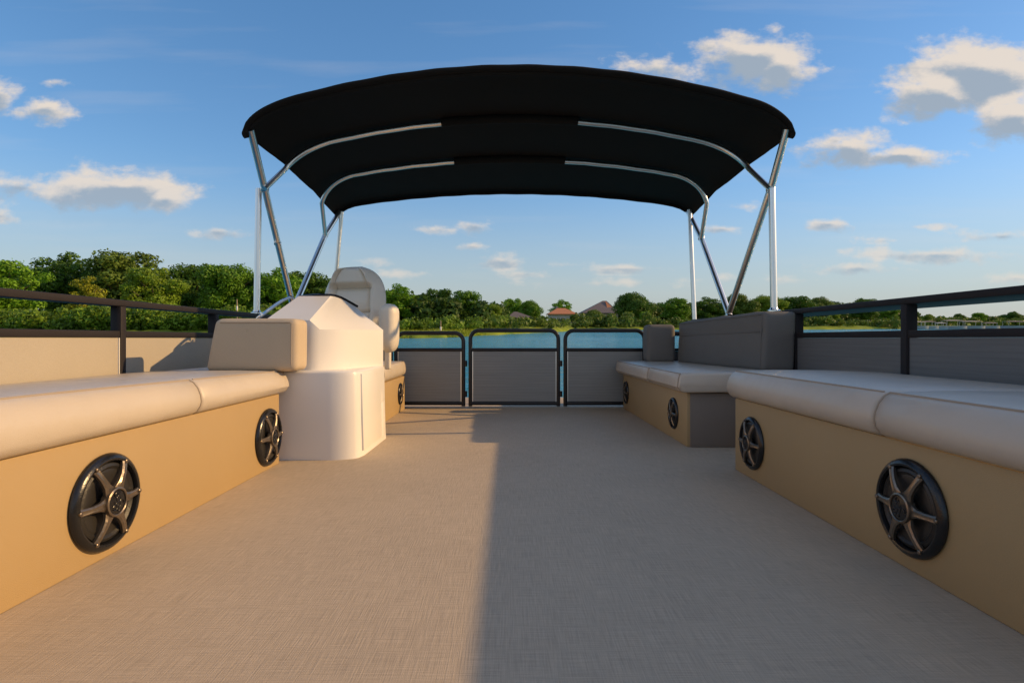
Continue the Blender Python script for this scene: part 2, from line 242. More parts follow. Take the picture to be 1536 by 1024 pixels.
# ------------------------------------------------------------------ helpers
def link(o, parent=None):
    COL.objects.link(o)
    if parent is not None: o.parent = parent
    return o
def tag(o, label=None, cat=None, group=None, kind=None):
    if label: o['label'] = label
    if cat: o['category'] = cat
    if group: o['group'] = group
    if kind: o['kind'] = kind
    return o
BOAT = []
def thing(name, label, cat, loc, group=None, boat=True):
    o = bpy.data.objects.new(name, None); o.location = loc; o.empty_display_size = 0.1; link(o); tag(o, label, cat, group)
    if boat: BOAT.append(o)
    return o
def root_loc(o):
    v = Vector((0, 0, 0))
    while o is not None: v += o.location; o = o.parent
    return v
class MB:
    """collects geometry in a bmesh, in boat or world coordinates"""
    def __init__(s): s.bm = bmesh.new()
    def raw(s, vs, fs):
        v = [s.bm.verts.new(p) for p in vs]
        for f in fs:
            try: s.bm.faces.new([v[i] for i in f])
            except ValueError: pass
        return v
    def box(s, x0, x1, y0, y1, z0, z1, bev=0.0, seg=3):
        b = bmesh.new()
        r = bmesh.ops.create_cube(b, size=1)
        for v in b.verts: v.co = Vector(((x0 + x1) / 2 + v.co.x * (x1 - x0), (y0 + y1) / 2 + v.co.y * (y1 - y0), (z0 + z1) / 2 + v.co.z * (z1 - z0)))
        if bev: bmesh.ops.bevel(b, geom=b.edges[:], offset=bev, segments=seg, profile=0.5, affect='EDGES')
        s.merge(b); return s
    def merge(s, b):
        me = bpy.data.meshes.new('tmp'); b.to_mesh(me); b.free(); s.bm.from_mesh(me); bpy.data.meshes.remove(me)
    def tube(s, pts, r, seg=14, cap=True, closed=False):
        pts = [Vector(p) for p in pts]; n = len(pts); rings = []; prev = None
        for i, p in enumerate(pts):
            if closed: d = (pts[(i + 1) % n] - pts[i - 1])
            else: d = (pts[min(i + 1, n - 1)] - pts[max(i - 1, 0)])
            d.normalize()
            if prev is None:
                a = Vector((0, 0, 1)) if abs(d.z) < 0.9 else Vector((1, 0, 0)); u = d.cross(a).normalized()
            else: u = (prev - d * prev.dot(d)).normalized()
            w = d.cross(u); prev = u
            rr = r[i] if isinstance(r, (list, tuple)) else r
            rings.append([s.bm.verts.new(p + (u * math.cos(2 * math.pi * k / seg) + w * math.sin(2 * math.pi * k / seg)) * rr) for k in range(seg)])
        m = n if closed else n - 1
        for i in range(m):
            a, b = rings[i], rings[(i + 1) % n]
            for k in range(seg): s.bm.faces.new((a[k], a[(k + 1) % seg], b[(k + 1) % seg], b[k]))
        if cap and not closed:
            s.bm.faces.new(rings[0][::-1]); s.bm.faces.new(rings[-1])
        return s
    def loft(s, rings, cap=True):
        rs = [[s.bm.verts.new(p) for p in r] for r in rings]; k = len(rs[0])
        for a, b in zip(rs, rs[1:]):
            for i in range(k): s.bm.faces.new((a[i], a[(i + 1) % k], b[(i + 1) % k], b[i]))
        if cap: s.bm.faces.new(rs[0][::-1]); s.bm.faces.new(rs[-1])
        return s
    def lathe(s, prof, mtx, seg=48, ang0=0.0):
        rs = [[s.bm.verts.new(mtx @ Vector((r * math.cos(2 * math.pi * k / seg), r * math.sin(2 * math.pi * k / seg), z))) for k in range(seg)] for r, z in prof]
        for a, b in zip(rs, rs[1:]):
            for i in range(seg): s.bm.faces.new((a[i], a[(i + 1) % seg], b[(i + 1) % seg], b[i]))
        if prof[-1][0] > 1e-5 and prof[-1][0] < 0.2: s.bm.faces.new(rs[-1])
        return s
    def bevel(s, off, seg=3, ang=20):
        e = [e for e in s.bm.edges if len(e.link_faces) == 2 and e.calc_face_angle(0) > R(ang)]
        bmesh.ops.bevel(s.bm, geom=e, offset=off, segments=seg, profile=0.5, affect='EDGES', clamp_overlap=True); return s
    def build_each(s, name, mt, parent=None, **kw):
        bm = s.bm; seen = set(); bm.verts.index_update(); isl = []
        for v in bm.verts:
            if v in seen: continue
            st = [v]; seen.add(v); cur = []
            while st:
                q = st.pop(); cur.append(q)
                for e in q.link_edges:
                    w = e.other_vert(q)
                    if w not in seen: seen.add(w); st.append(w)
            isl.append(cur)
        outs = []
        for cur in isl:
            n = MB(); ix = {v: i for i, v in enumerate(cur)}; fs = {f for v in cur for f in v.link_faces}
            n.raw([v.co.copy() for v in cur], [[ix[v] for v in f.verts] for f in sorted(fs, key=lambda f: f.index)]); outs.append(n.build(name, mt, parent, **kw))
        bm.free(); return outs
    def build(s, name, mt, parent=None, boat=True, smooth=35, loc=None):
        bmesh.ops.recalc_face_normals(s.bm, faces=s.bm.faces[:])
        off = root_loc(parent) if parent is not None else Vector(loc or (0, 0, 0))
        for v in s.bm.verts: v.co -= off
        me = bpy.data.meshes.new(name); s.bm.to_mesh(me); s.bm.free()
        if smooth:
            me.polygons.foreach_set('use_smooth', [True] * len(me.polygons)); me.set_sharp_from_angle(angle=R(smooth))
        me.materials.append(M[mt] if isinstance(mt, str) else mt)
        o = bpy.data.objects.new(name, me)
        if parent is None:
            o.location = off
            if boat: BOAT.append(o)
        return link(o, parent)
def P(x, y, Y): return Vector(((x - CX) * Y / F, Y, CAMZ - (y - CY) * Y / F))        # boat frame
def lerp(a, b, t): return a + (b - a) * t
def spline(pts, n=8):
    pts = [Vector(p) for p in pts]; out = []
    for i in range(len(pts) - 1):
        p0 = pts[max(i - 1, 0)]; p1 = pts[i]; p2 = pts[i + 1]; p3 = pts[min(i + 2, len(pts) - 1)]
        for k in range(n):
            t = k / n
            out.append(0.5 * ((2 * p1) + (-p0 + p2) * t + (2 * p0 - 5 * p1 + 4 * p2 - p3) * t * t + (-p0 + 3 * p1 - 3 * p2 + p3) * t ** 3))
    out.append(pts[-1]); return out

# ------------------------------------------------------------------ deck and hull
XL, XR = -1.42, 1.37
d = MB(); d.box(XL - .07, XR + .07, -1.6, 4.55, -0.06, 0.0); tag(d.build('deck', 'deck', smooth=0), kind='structure')
h = MB()
for cx in (-1.0, 0.95):
    pr = [(0.02, -1.9), (0.14, -1.86), (0.25, -1.75), (0.30, -1.5), (0.30, 4.3), (0.26, 4.55), (0.12, 4.75), (0.02, 4.8)]
    h.loft([[(cx + r * math.cos(2 * math.pi * k / 28), y, -0.46 + r * math.sin(2 * math.pi * k / 28)) for k in range(28)] for r, y in pr])
for y in np.arange(-1.4, 4.3, 0.5): h.box(XL, XR, y - .025, y + .025, -0.16, -0.063)
h.box(XL - .085, XL - .072, -1.6, 4.35, -.14, .01); h.box(XR + .072, XR + .085, -1.6, 4.35, -.14, .01)
for o in h.build_each('hull', 'pontoon'): tag(o, kind='structure')

# ------------------------------------------------------------------ speakers
def speaker(parent, x, y, z, side, dia, fine=True):
    """side=+1: faces +X (left bench), -1: faces -X"""
    Rr = dia / 2; k = Rr / 0.1
    n = Vector((side, 0, 0)); up = Vector((0, 0, 1)); xl = up.cross(n)
    mt = Matrix(((xl.x, up.x, n.x, x), (xl.y, up.y, n.y, y), (xl.z, up.z, n.z, z), (0, 0, 0, 1)))
    m = MB(); m.lathe([(Rr * .98, 0.0), (Rr, .004 * k), (Rr * .985, .009 * k), (Rr * .94, .0135 * k), (Rr * .89, .0155 * k), (Rr * .85, .0145 * k), (Rr * .83, .010 * k), (Rr * .82, .0015)], mt)
    o = m.build('speaker', 'spk_black', parent)
    c = MB(); c.lathe([(Rr * .815, .0012), (Rr * .79, .008 * k), (Rr * .73, .0105 * k), (Rr * .67, .0065 * k), (Rr * .62, .008 * k), (Rr * .40, .004 * k), (Rr * .22, .0014), (Rr * .01, .0014)], mt); c.build('cone', 'spk_cone', o)
    g = MB(); ns = 6; hub = Rr * .30
    for i in range(ns):
        a = 2 * math.pi * i / ns + (0.0 if side > 0 else math.pi)
        rows = []
        for t, w, zz in ((.20, .165, .0215), (.30, .125, .023), (.42, .084, .0235), (.60, .066, .0215), (.76, .070, .0180), (.85, .080, .0150)):
            rows.append((t * Rr, w * Rr, zz * k))
        ca, sa = math.cos(a), math.sin(a)
        rings = []
        for r_, w, zz in rows:
            pts = []
            for (q, dz) in ((-1, -.007), (-1, -.0015), (-.55, .0012), (0, 0.0002), (.55, .0012), (1, -.0015), (1, -.007)):
                px, py = r_, q * w
                pts.append(mt @ Vector((px * ca - py * sa, px * sa + py * ca, zz + dz * k)))
            rings.append(pts)
        g.loft(rings)
    g.lathe([(hub * .98, .012 * k), (hub * 1.02, .022 * k), (hub, .028 * k), (hub * .9, .0295 * k), (hub * .84, .028 * k), (hub * .82, .022 * k)], mt, 40)
    if fine:
        for i in range(ns):      # clamp screws at the spoke tips
            a = 2 * math.pi * i / ns + (0.0 if side > 0 else math.pi)
            mm = mt @ Matrix.Translation((Rr * .865 * math.cos(a), Rr * .865 * math.sin(a), .0140 * k))
            g.lathe([(.0045 * k, 0), (.0045 * k, .004 * k), (.003 * k, .0052 * k), (.0001, .0052 * k)], mm, 10)
    g.build('grille', 'spk_metal', o)
    bdg = MB(); bdg.lathe([(hub * .82, .022 * k), (hub * .80, .0265 * k), (hub * .4, .0285 * k), (.0001, .029 * k)], mt, 32)
    if fine:
        rnd = random.Random(5)
        for i in range(9):
            a = rnd.uniform(0, 6.28); rr = hub * rnd.uniform(.12, .55); r2 = hub * rnd.uniform(.10, .22)
            pts = [mt @ Vector((rr * math.cos(a) + r2 * math.cos(t), rr * math.sin(a) + r2 * math.sin(t), .0288 * k)) for t in np.linspace(a, a + rnd.uniform(3, 5.5), 9)]
            bdg.tube(pts, .0009 * k, 6)
    bdg.build('badge', 'spk_black', o)
    return o

# ------------------------------------------------------------------ benches
def cushion(parent, xf, xb, y0, y1, zb, ztf, ztb, seam=0.035, rnd=0.009, mt='cream', pipe_end=None, wob=0.0):
    """xf: front (aisle) x, xb: wall x; ztf/ztb(y): top height at front seam / at wall"""
    s = 1 if xb > xf else -1
    def prof(y, e):
        zf = ztf(y); zk = ztb(y); th = zf - zb
        cr = 0.006
        pts = [(abs(xb - xf), zb + .004), (abs(xb - xf), zk - .004), (abs(xb - xf) * .97, zk), (abs(xb - xf) * .6, lerp(zf, zk, .6) + cr), (abs(xb - xf) * .3, lerp(zf, zk, .3) + cr), (seam * 2.2, zf + .003), (seam, zf),
               (seam * .62, zf - .007), (seam * .28, zf - .022), (seam * .06, zf - .042), (0.0, zf - .058), (0.003, zb + .022), (.012, zb + .008), (.026, zb)]
        out = []
        cxm = abs(xb - xf) / 2; czm = (zb + zf) / 2
        for (dx, z) in pts:
            # shrink by e towards the middle at the rounded ends
            dx2 = dx + (e if dx < cxm else -e) * 1.0; z2 = z - e if z > czm else z + e * .8
            out.append(Vector((xf + s * dx2, y, z2)))
        return out
    ys = [(y0, rnd), (y0 + rnd * .3, rnd * .4), (y0 + rnd, 0)]
    ncut = max(2, int((y1 - y0) / .12)); ys += [(lerp(y0 + rnd, y1 - rnd, i / ncut), 0) for i in range(1, ncut)]
    ys += [(y1 - rnd, 0), (y1 - rnd * .3, rnd * .4), (y1, rnd)]
    m = MB(); m.loft([prof(y, e) for y, e in ys]); o = m.build('cushion', mt, parent, smooth=50)
    p = MB(); pts = [Vector((xf + s * seam, y, ztf(y) + .0005)) for y in np.linspace(y0 + rnd, y1 - rnd, 14)]
    p.tube(pts, 0.0022, 8)
    for ye in ((y0 + rnd) if (pipe_end in ('near', 'both')) else None, (y1 - rnd) if (pipe_end in ('far', 'both')) else None):
        if ye is None: continue
        pr = prof(ye, 0)[6:13]; p.tube([q + Vector((-s * .0006, 0, .0004)) for q in pr], .0022, 8)
    p.build('piping', 'piping', o)
    return o
c_ = lambda v: (lambda y: v)
# near left bench
b1 = thing('bench_seat', 'long sunlit cream bench along the left side with two round speakers in its tan base', 'bench', (-1.1, .6, 0), 'cushioned benches along the deck')
m = MB(); m.box(-1.40, -.866, -1.2, 2.14, 0.0, .263, .004, 2); m.build('base', 'tan', b1)
zt = lambda y: lerp(.367, .347, min(1, max(0, (y - 1) / 1.17)))
cushion(b1, -.837, -1.405, -1.2, 1.552, .265, zt, c_(.346), pipe_end='far')
cushion(b1, -.837, -1.405, 1.5535, 2.17, .265, zt, c_(.345))
speaker(b1, -.866, 1.214, .1215, 1, .207); speaker(b1, -.866, 2.035, .118, 1, .205)
# near right bench
b2 = thing('bench_seat', 'long shaded cream bench on the right with two round speakers in its tan base', 'bench', (1.1, .6, 0), 'cushioned benches along the deck')
m = MB(); m.box(.815, 1.345, -1.2, 2.04, 0.0, .258, .004, 2); m.build('base', 'tan', b2)
cushion(b2, .785, 1.352, -1.2, 1.226, .260, c_(.354), c_(.350), pipe_end='far')
cushion(b2, .785, 1.352, 1.2275, 2.02 + .03, .260, c_(.354), c_(.350))
speaker(b2, .815, 1.145, .129, -1, .197); speaker(b2, .815, 1.893, .122, -1, .176)
# far right lounge
b3 = thing('bench_seat', 'shorter cream corner bench past the right bench with two small speakers in its tan base', 'bench', (1.05, 3.1, 0), 'cushioned benches along the deck')
m = MB(); m.box(.776, 1.34, 2.466, 3.84, 0.0, .236, .004, 2); m.build('base', 'tan', b3)
m = MB(); m.box(.788, 1.338, 2.458, 2.4655, .002, .234, .002, 2); m.build('end_panel', 'end_shade_fabric', b3)  # darker end fabric, its colour deepened to stand in for shade
cushion(b3, .728, 1.345, 2.43, 2.966, .238, c_(.319), c_(.317), seam=.012, rnd=.010, pipe_end='near')
cushion(b3, .728, 1.345, 2.968, 3.86, .238, c_(.317), c_(.315), seam=.012, rnd=.010, pipe_end='near')
speaker(b3, .776, 2.66, .1215, -1, .148, False); speaker(b3, .776, 3.73, .118, -1, .15, False)
def pad(m, x0, x1, y0, y1, z0, z1, bev, lean=(0, 0), puff=.006):
    """a stuffed pad: rounded box with gently swollen faces"""
    b = bmesh.new(); bmesh.ops.create_cube(b, size=2)
    bmesh.ops.bevel(b, geom=b.edges[:], offset=1e-9, segments=1, affect='EDGES') if False else None
    hx, hy, hz = (x1 - x0) / 2, (y1 - y0) / 2, (z1 - z0) / 2
    for v in b.verts: v.co = Vector((v.co.x * hx, v.co.y * hy, v.co.z * hz))
    bmesh.ops.bevel(b, geom=b.edges[:], offset=bev, segments=4, profile=.5, affect='EDGES')
    bmesh.ops.subdivide_edges(b, edges=[e for e in b.edges if e.calc_length() > .05], cuts=10, use_grid_fill=True)
    for v in b.verts:
        p = v.co; fx, fy, fz = p.x / hx, p.y / hy, p.z / hz
        wx = (1 - fy ** 4) * (1 - fz ** 4); wy = (1 - fx ** 4) * (1 - fz ** 4); wz = (1 - fx ** 4) * (1 - fy ** 4)
        q = Vector((p.x + puff * wx * (1 if fx > .9 else -1 if fx < -.9 else 0), p.y + puff * wy * (1 if fy > .9 else -1 if fy < -.9 else 0), p.z + puff * wz * (1 if fz > .9 else -1 if fz < -.9 else 0)))
        t = (fz + 1) / 2
        v.co = q + Vector(((x0 + x1) / 2 + lean[0] * t, (y0 + y1) / 2 + lean[1] * t, (z0 + z1) / 2))
    m.merge(b); return m
m = MB(); pad(m, 1.10, 1.244, 2.46, 3.70, .318, .576, .018, lean=(.010, 0), puff=.006)
for v in m.bm.verts:                                  # pressed-in horizontal seam
    if v.co.x < 1.15: v.co.x += .006 * math.exp(-((v.co.z - .49) / .012) ** 2)
    if v.co.z > .57: v.co.z += .0035 * math.sin(v.co.y * 9) * math.sin(v.co.y * 23 + 1)
def skew(v):
    t = (v.y - 3.70) / (2.46 - 3.70); v.x += .105 * t + .012 * t * (v.x > 1.2); v.y += .235 * t; v.z += .024 * t * (v.z - .318) / .258
for v in m.bm.verts: skew(v.co)
o = m.build('backrest', 'grey_fabric', b3)
p = MB(); p.tube([(1.098 + .010 * (z - .318) / .258, 2.478, z) for z in np.linspace(.335, .560, 8)], .0024, 8); p.tube([(1.107, y, .565) for y in np.linspace(2.48, 3.68, 12)], .0024, 8); p.tube([(1.1035, y, .489) for y in np.linspace(2.48, 3.68, 12)], .0022, 8)
for v in p.bm.verts: skew(v.co)
p.build('piping', 'grey_fabric', o)
m = MB(); pad(m, .912, 1.09, 3.71, 3.85, .318, .560, .02, puff=.005); m.build('corner_bolster', 'grey_fabric', b3)
# far left bench behind the console
b4 = thing('bench_seat', 'small cream bench behind the captain chair with one small speaker in its tan base', 'bench', (-1.0, 3.45, 0), 'cushioned benches along the deck')
m = MB(); m.box(-1.38, -.697, 3.13, 3.80, 0.0, .222, .004, 2); m.build('base', 'tan', b4)
cushion(b4, -.688, -1.385, 3.125, 3.80, .224, c_(.318), c_(.318), seam=.014, rnd=.016, pipe_end='both')
speaker(b4, -.697, 3.63, .118, 1, .14, False)
# side bolster on the left bench
m = MB(); pad(m, -1.135, -.793, 2.115, 2.238, .349, .545, .02, lean=(0.0, .006), puff=.002)
for v in m.bm.verts:
    if v.co.x < -1.0: v.co.x += .035 * (v.co.z - .349) / .196
bol = thing('bolster', 'taupe fabric armrest bolster standing at the end of the left bench against the white console', 'bolster', (-.96, 2.17, .348))
o = m.build('pad', 'taupe', bol)
p = MB()
p.tube([(-.812, 2.1140 + .006 * (z - .349) / .196, z) for z in np.linspace(.372, .528, 9)], .0018, 8); p.tube([(x, 2.1190, .531) for x in np.linspace(-1.08, -.815, 8)], .0018, 8); p.build('piping', 'piping', bol)

# ------------------------------------------------------------------ helm console
con = thing('helm_console', 'white moulded helm console with faceted hood and side door beside the left bench', 'console', (-.9, 2.45, 0))
m = MB()
def ringz(pts, z, ins=0.0):
    c = Vector((-.98, 2.45))
    return [Vector((p[0] + (c.x - p[0]) * ins, p[1] + (c.y - p[1]) * ins, z)) for p in pts]
low = [(-1.36, 2.195), (-.70, 2.195), (-.665, 2.198), (-.635, 2.208), (-.605, 2.225), (-.592, 2.245), (-.583, 2.30), (-.580, 2.68), (-.60, 2.73), (-1.36, 2.73)]
m.loft([ringz(low, 0.0), ringz(low, .03, .004), ringz(low, .15, .012), ringz(low, .325, .018), ringz(low, .338, .026), ringz(low, .344, .045)])
m.bevel(.006, 2, 30)
m.build('lower_body', 'gelcoat', con, smooth=30)
m = MB()
b0 = [(-1.06, 2.295), (-.803, 2.285), (-.766, 2.298), (-.664, 2.425), (-.598, 2.70), (-.66, 2.735), (-1.06, 2.735)]
zz = [.546, .545, .508, .508, .512, .512, .546]
bot = [Vector((x, y, .338)) for x, y in b0]; sh = [Vector((x, y, z)) for (x, y), z in zip(b0, zz)]
sh[0].x = -.985; sh[6].x = -1.0; bot[0].x = -1.02
top = [Vector((-.945, 2.55, .662)), Vector((-.802, 2.55, .662)), Vector((-.79, 2.57, .661)), Vector((-.775, 2.62, .655)), Vector((-.735, 2.70, .625)), Vector((-.75, 2.735, .625)), Vector((-.945, 2.735, .662))]
m.loft([bot, sh, top]); m.bevel(.007, 3, 12)
m.build('upper_body', 'gelcoat', con, smooth=45)
m = MB(); m.box(-.600, -.5805, 2.275, 2.60, .022, .330, .0025, 2)
for v in m.bm.verts: v.co.x -= .0085 * (v.co.z / .33) 
m.build('door', 'gelcoat', con)
m = MB(); m.box(-.600, -.5805, 2.605, 2.675, .18, .330, .002, 2); m.box(-.600, -.5805, 2.605, 2.675, .022, .177, .002, 2)
for v in m.bm.verts: v.co.x -= .0085 * (v.co.z / .33)
m.build_each('side_hatch', 'gelcoat', con)
m = MB(); rr = [Vector((-.955, 2.60, .664)), Vector((-.87, 2.57, .668)), Vector((-.80, 2.575, .667)), Vector((-.775, 2.63, .660)), Vector((-.725, 2.715, .625))]
m.tube(spline(rr, 6), .006, 8); m.build('windscreen', 'smoked', con)
m = MB(); m.tube(spline([P(386, 478, 2.45), P(396, 470, 2.45), P(420, 453, 2.52), P(434, 446, 2.56), P(440, 447, 2.58)], 6), .007, 10); m.build('grab_handle', 'chrome', con)

# ------------------------------------------------------------------ captain chair
ch = thing('captain_chair', 'cream padded captain chair with headrest and raised armrest behind the console', 'chair', (-.87, 2.97, 0))
def chair_back():
    m = MB(); nu, nv = 36, 60; z0, z1 = .375, .872; cx, cy = -.862, 3.10; yaw = R(-14); rake = R(10)
    fr, bk = [], []
    for j in range(nv + 1):
        v = j / nv; z = lerp(z0, z1, v)
        w = .192 if v > .35 else .192 - .012 * (1 - v / .35)
        tv = max(0, (v - .55) / .45); w *= (1 - tv ** 2.6) ** (1 / 2.1) if tv < 1 else 0
        w = max(w, .035 if v > .9 else .02)
        f_, b_ = [], []
        for i in range(nu + 1):
            u = 2 * i / nu - 1
            edge = (1 - abs(u) ** 4) ** .6 if abs(u) < 1 else 0
            tt = min(1, (1 - v) / .06); edge *= (1 - (1 - tt) ** 3)
            bol_ = .050 * math.exp(-((abs(u) - .74) / .20) ** 2)
            head = 0
            hv = (v - .885) / .11; hu = u * w / (.085 + .04 * min(1, max(0, (1 - v) / .22)))
            if abs(hv) < 1.3: head = .045 / (1 + math.exp((abs(hu) - 1) * 22)) / (1 + math.exp((abs(hv) - .85) * 16))
            crease = -.020 * math.exp(-((v - .745) / .013) ** 2) * (abs(u) < .72)
            lum = .022 * math.exp(-((v - .60) / .10) ** 2) * math.exp(-(u / .55) ** 4)
            cr2 = -.020 * math.exp(-((v - (.47 + .06 * u * u)) / .014) ** 2) * (abs(u) < .62)
            low_ = .016 * math.exp(-((v - .3) / .13) ** 2) * math.exp(-(u / .5) ** 4)
            cr3 = -.022 * math.exp(-((abs(u) - .56) / .05) ** 2) * (v < .97)
            dep = .028 + bol_ + head + crease + lum + cr2 + low_ + cr3
            x = u * w; fy = -dep * edge; by = .05 * edge
            f_.append((x, fy, z)); b_.append((x, by, z))
        fr.append(f_); bk.append(b_)
    vs = []; idx = {}
    def tr(p):
        x, y, z = p; zz_ = z - z0; y2 = y * math.cos(rake) + zz_ * math.sin(rake) * .8; 
        return (cx + x * math.cos(yaw) - y2 * math.sin(yaw) * .6, cy + x * math.sin(yaw) + y2 * math.cos(yaw), z)
    W = nu + 1
    for g in (fr, bk):
        for row in g: vs += [tr(p) for p in row]
    fs = []; off = W * (nv + 1)
    for j in range(nv):
        for i in range(nu):
            a = j * W + i; fs.append((a, a + 1, a + W + 1, a + W)); fs.append((off + a, off + a + W, off + a + W + 1, off + a + 1))
    for j in range(nv):
        a = j * W; fs.append((a, a + W, off + a + W, off + a)); a = j * W + nu; fs.append((a, off + a, off + a + W, a + W))
    for i in range(nu):
        a = i; fs.append((a, off + a, off + a + 1, a + 1)); a = nv * W + i; fs.append((a, a + 1, off + a + 1, off + a))
    m.raw(vs, fs); bmesh.ops.remove_doubles(m.bm, verts=m.bm.verts[:], dist=1e-5)
    return m
chair_back().build('backrest', 'chair', ch, smooth=60)
m = MB(); pad(m, -1.03, -.70, 2.77, 3.12, .30, .375, .028, puff=.008); m.build('seat', 'chair', ch, smooth=50)
for x0 in (-.668, -1.14):
    m = MB(); pad(m, x0, x0 + .086, 2.90, 3.03, .405, .648, .034, puff=.004)
    for v in m.bm.verts:
        t = max(0, (.47 - v.co.z) / .065); v.co.y += .012 * t
        v.co.x = x0 + .043 + (v.co.x - x0 - .043) * (1 - .22 * t)
    m.build('armrest', 'chair', ch, smooth=50)
    m = MB(); xs = x0 + .02; m.box(xs, xs + .03, 2.95, 2.99, .31, .43, .008, 3); m.build('armrest_bracket', 'chair', ch)
m = MB(); m.lathe([(.11, 0.0), (.11, .008), (.04, .014), (.035, .03), (.035, .305)], Matrix.Translation((-.87, 2.95, 0)), 28); m.build('pedestal', 'steel', ch)

# ------------------------------------------------------------------ side railings
def railing(side, x, y_posts, y0, y1, label, panelmat, pz):
    """inner face at x, tubes run outboard"""
    t = thing('side_railing', label, 'railing', (x, 2, 0), 'railings along the sides of the deck')
    so = -1 if side == 'L' else 1
    def bx(m, d0, d1, ya, yb, z0, z1, bev=.003):
        a, b = sorted((x + so * d0, x + so * d1)); m.box(a, b, ya, yb, z0, z1, bev, 2)
    m = MB(); bx(m, -.001, .245 if side == 'R' else .06, y0, y1, .589, .613, .004); m.build('top_rail', 'rail', t)  # right rail widened outboard, out of view, to block sun through the gap
    m = MB(); bx(m, .0, .038, y0, y1, .474, .499, .003); m.build('lower_rail', 'rail', t)
    m = MB(); bx(m, .002, .038, y0, y1, .02, .045, .003); m.build('bottom_rail', 'rail', t)
    for yp in y_posts:
        m = MB(); bx(m, -.004, .036, yp, yp + .03, .001, .5885, .003); m.build('post', 'rail', t)
    ys = sorted(y_posts)
    for a, b in zip(ys, ys[1:]):
        m = MB(); bx(m, .004, .010, a + .031, b - .001, .0455, .4735, 0); m.build('panel', panelmat, t)
        m = MB(); bx(m, .0, .004, a + .0305, a + .0345, .046, .4735, 0); bx(m, .0, .004, b - .0045, b - .0005, .046, .4735, 0); m.build_each('panel_trim', 'white' if side == 'L' else 'rail', t)
    return t
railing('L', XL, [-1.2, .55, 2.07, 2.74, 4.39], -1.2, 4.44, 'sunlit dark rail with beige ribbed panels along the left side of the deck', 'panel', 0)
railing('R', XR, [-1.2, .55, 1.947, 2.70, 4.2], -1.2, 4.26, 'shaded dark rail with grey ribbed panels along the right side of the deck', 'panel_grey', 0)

# ------------------------------------------------------------------ gates at the stern
def gate(xa, xb, ztop, Y, label):
    g = thing('gate', label, 'gate', ((xa + xb) / 2, Y, 0), 'three gates across the end of the deck')
    r = .0138; rad = .06; pts = [Vector((xa + r, Y, .004))]
    for k in range(9): a = math.pi - k * math.pi / 16; pts.append(Vector((xa + r + rad + rad * math.cos(a), Y, ztop - r - rad + rad * math.sin(a))))
    for k in range(9): a = math.pi / 2 - k * math.pi / 16; pts.append(Vector((xb - r - rad + rad * math.cos(a), Y, ztop - r - rad + rad * math.sin(a))))
    pts.append(Vector((xb - r, Y, .004)))
    m = MB(); m.tube(pts, r, 16); m.build('frame', 'black', g)
    m = MB(); m.tube([(xa + 1.6 * r, Y, .394), (xb - 1.6 * r, Y, .394)], .0125, 12); m.build('middle_rail', 'black', g)
    m = MB(); m.tube([(xa + 1.6 * r, Y, .024), (xb - 1.6 * r, Y, .024)], .0135, 12); m.build('bottom_rail', 'black', g)
    m = MB(); m.box(xa + 1.9 * r, xb - 1.9 * r, Y - .004, Y + .002, .034, .384); m.build('panel', 'gate_panel', g, smooth=0)
    m = MB(); e = xa + 1.95 * r; m.box(e, e + .006, Y - .007, Y - .0045, .036, .382); e = xb - 1.95 * r; m.box(e - .006, e, Y - .007, Y - .0045, .036, .382); m.build_each('edge_strip', 'steel', g)
    m = MB()
    for z in (.09, .30): m.lathe([(.009, -.02), (.011, -.018), (.011, .018), (.009, .02)], Matrix.Translation((xb + .003, Y - .012, z)), 12)
    m.build_each('hinge', 'black', g)
GY = 3.93
gate(-.795, -.300, .523, GY, 'black framed gate beside the far left bench, its top slightly lower than the others')
gate(-.279, .358, .541, GY, 'black framed gate in the middle, widest of the three')
gate(.379, .955, .541, GY, 'black framed gate reaching behind the far right bench')
for xx, side, lab in ((-.84, 'L', 'short dark fence panel closing the gap left of the gates behind the small bench'), (1.0, 'R', 'short dark fence panel closing the gap right of the gates behind the corner bench')):
    t = thing('end_fence', lab, 'fence', (xx, GY, 0))
    a, b = (-1.415, -.803) if side == 'L' else (.962, 1.365)
    m = MB(); m.box(a, b, GY - .015, GY + .015, .49, .52, .003, 2); m.box(a, b, GY - .012, GY + .012, .385, .405, .003, 2); m.box(a, b, GY - .012, GY + .012, .01, .035, .003, 2)
    m.build_each('rail', 'black', t)
    m = MB(); xe = b if side == 'L' else a; m.box(xe - .03 if side == 'L' else xe, xe if side == 'L' else xe + .03, GY - .016, GY + .016, 0.001, .489, .003, 2); m.build('post', 'black', t)
    m = MB(); m.box(a + .032, b - .032, GY - .003, GY + .003, .036, .384); m.build('panel', 'panel_grey', t, smooth=0)

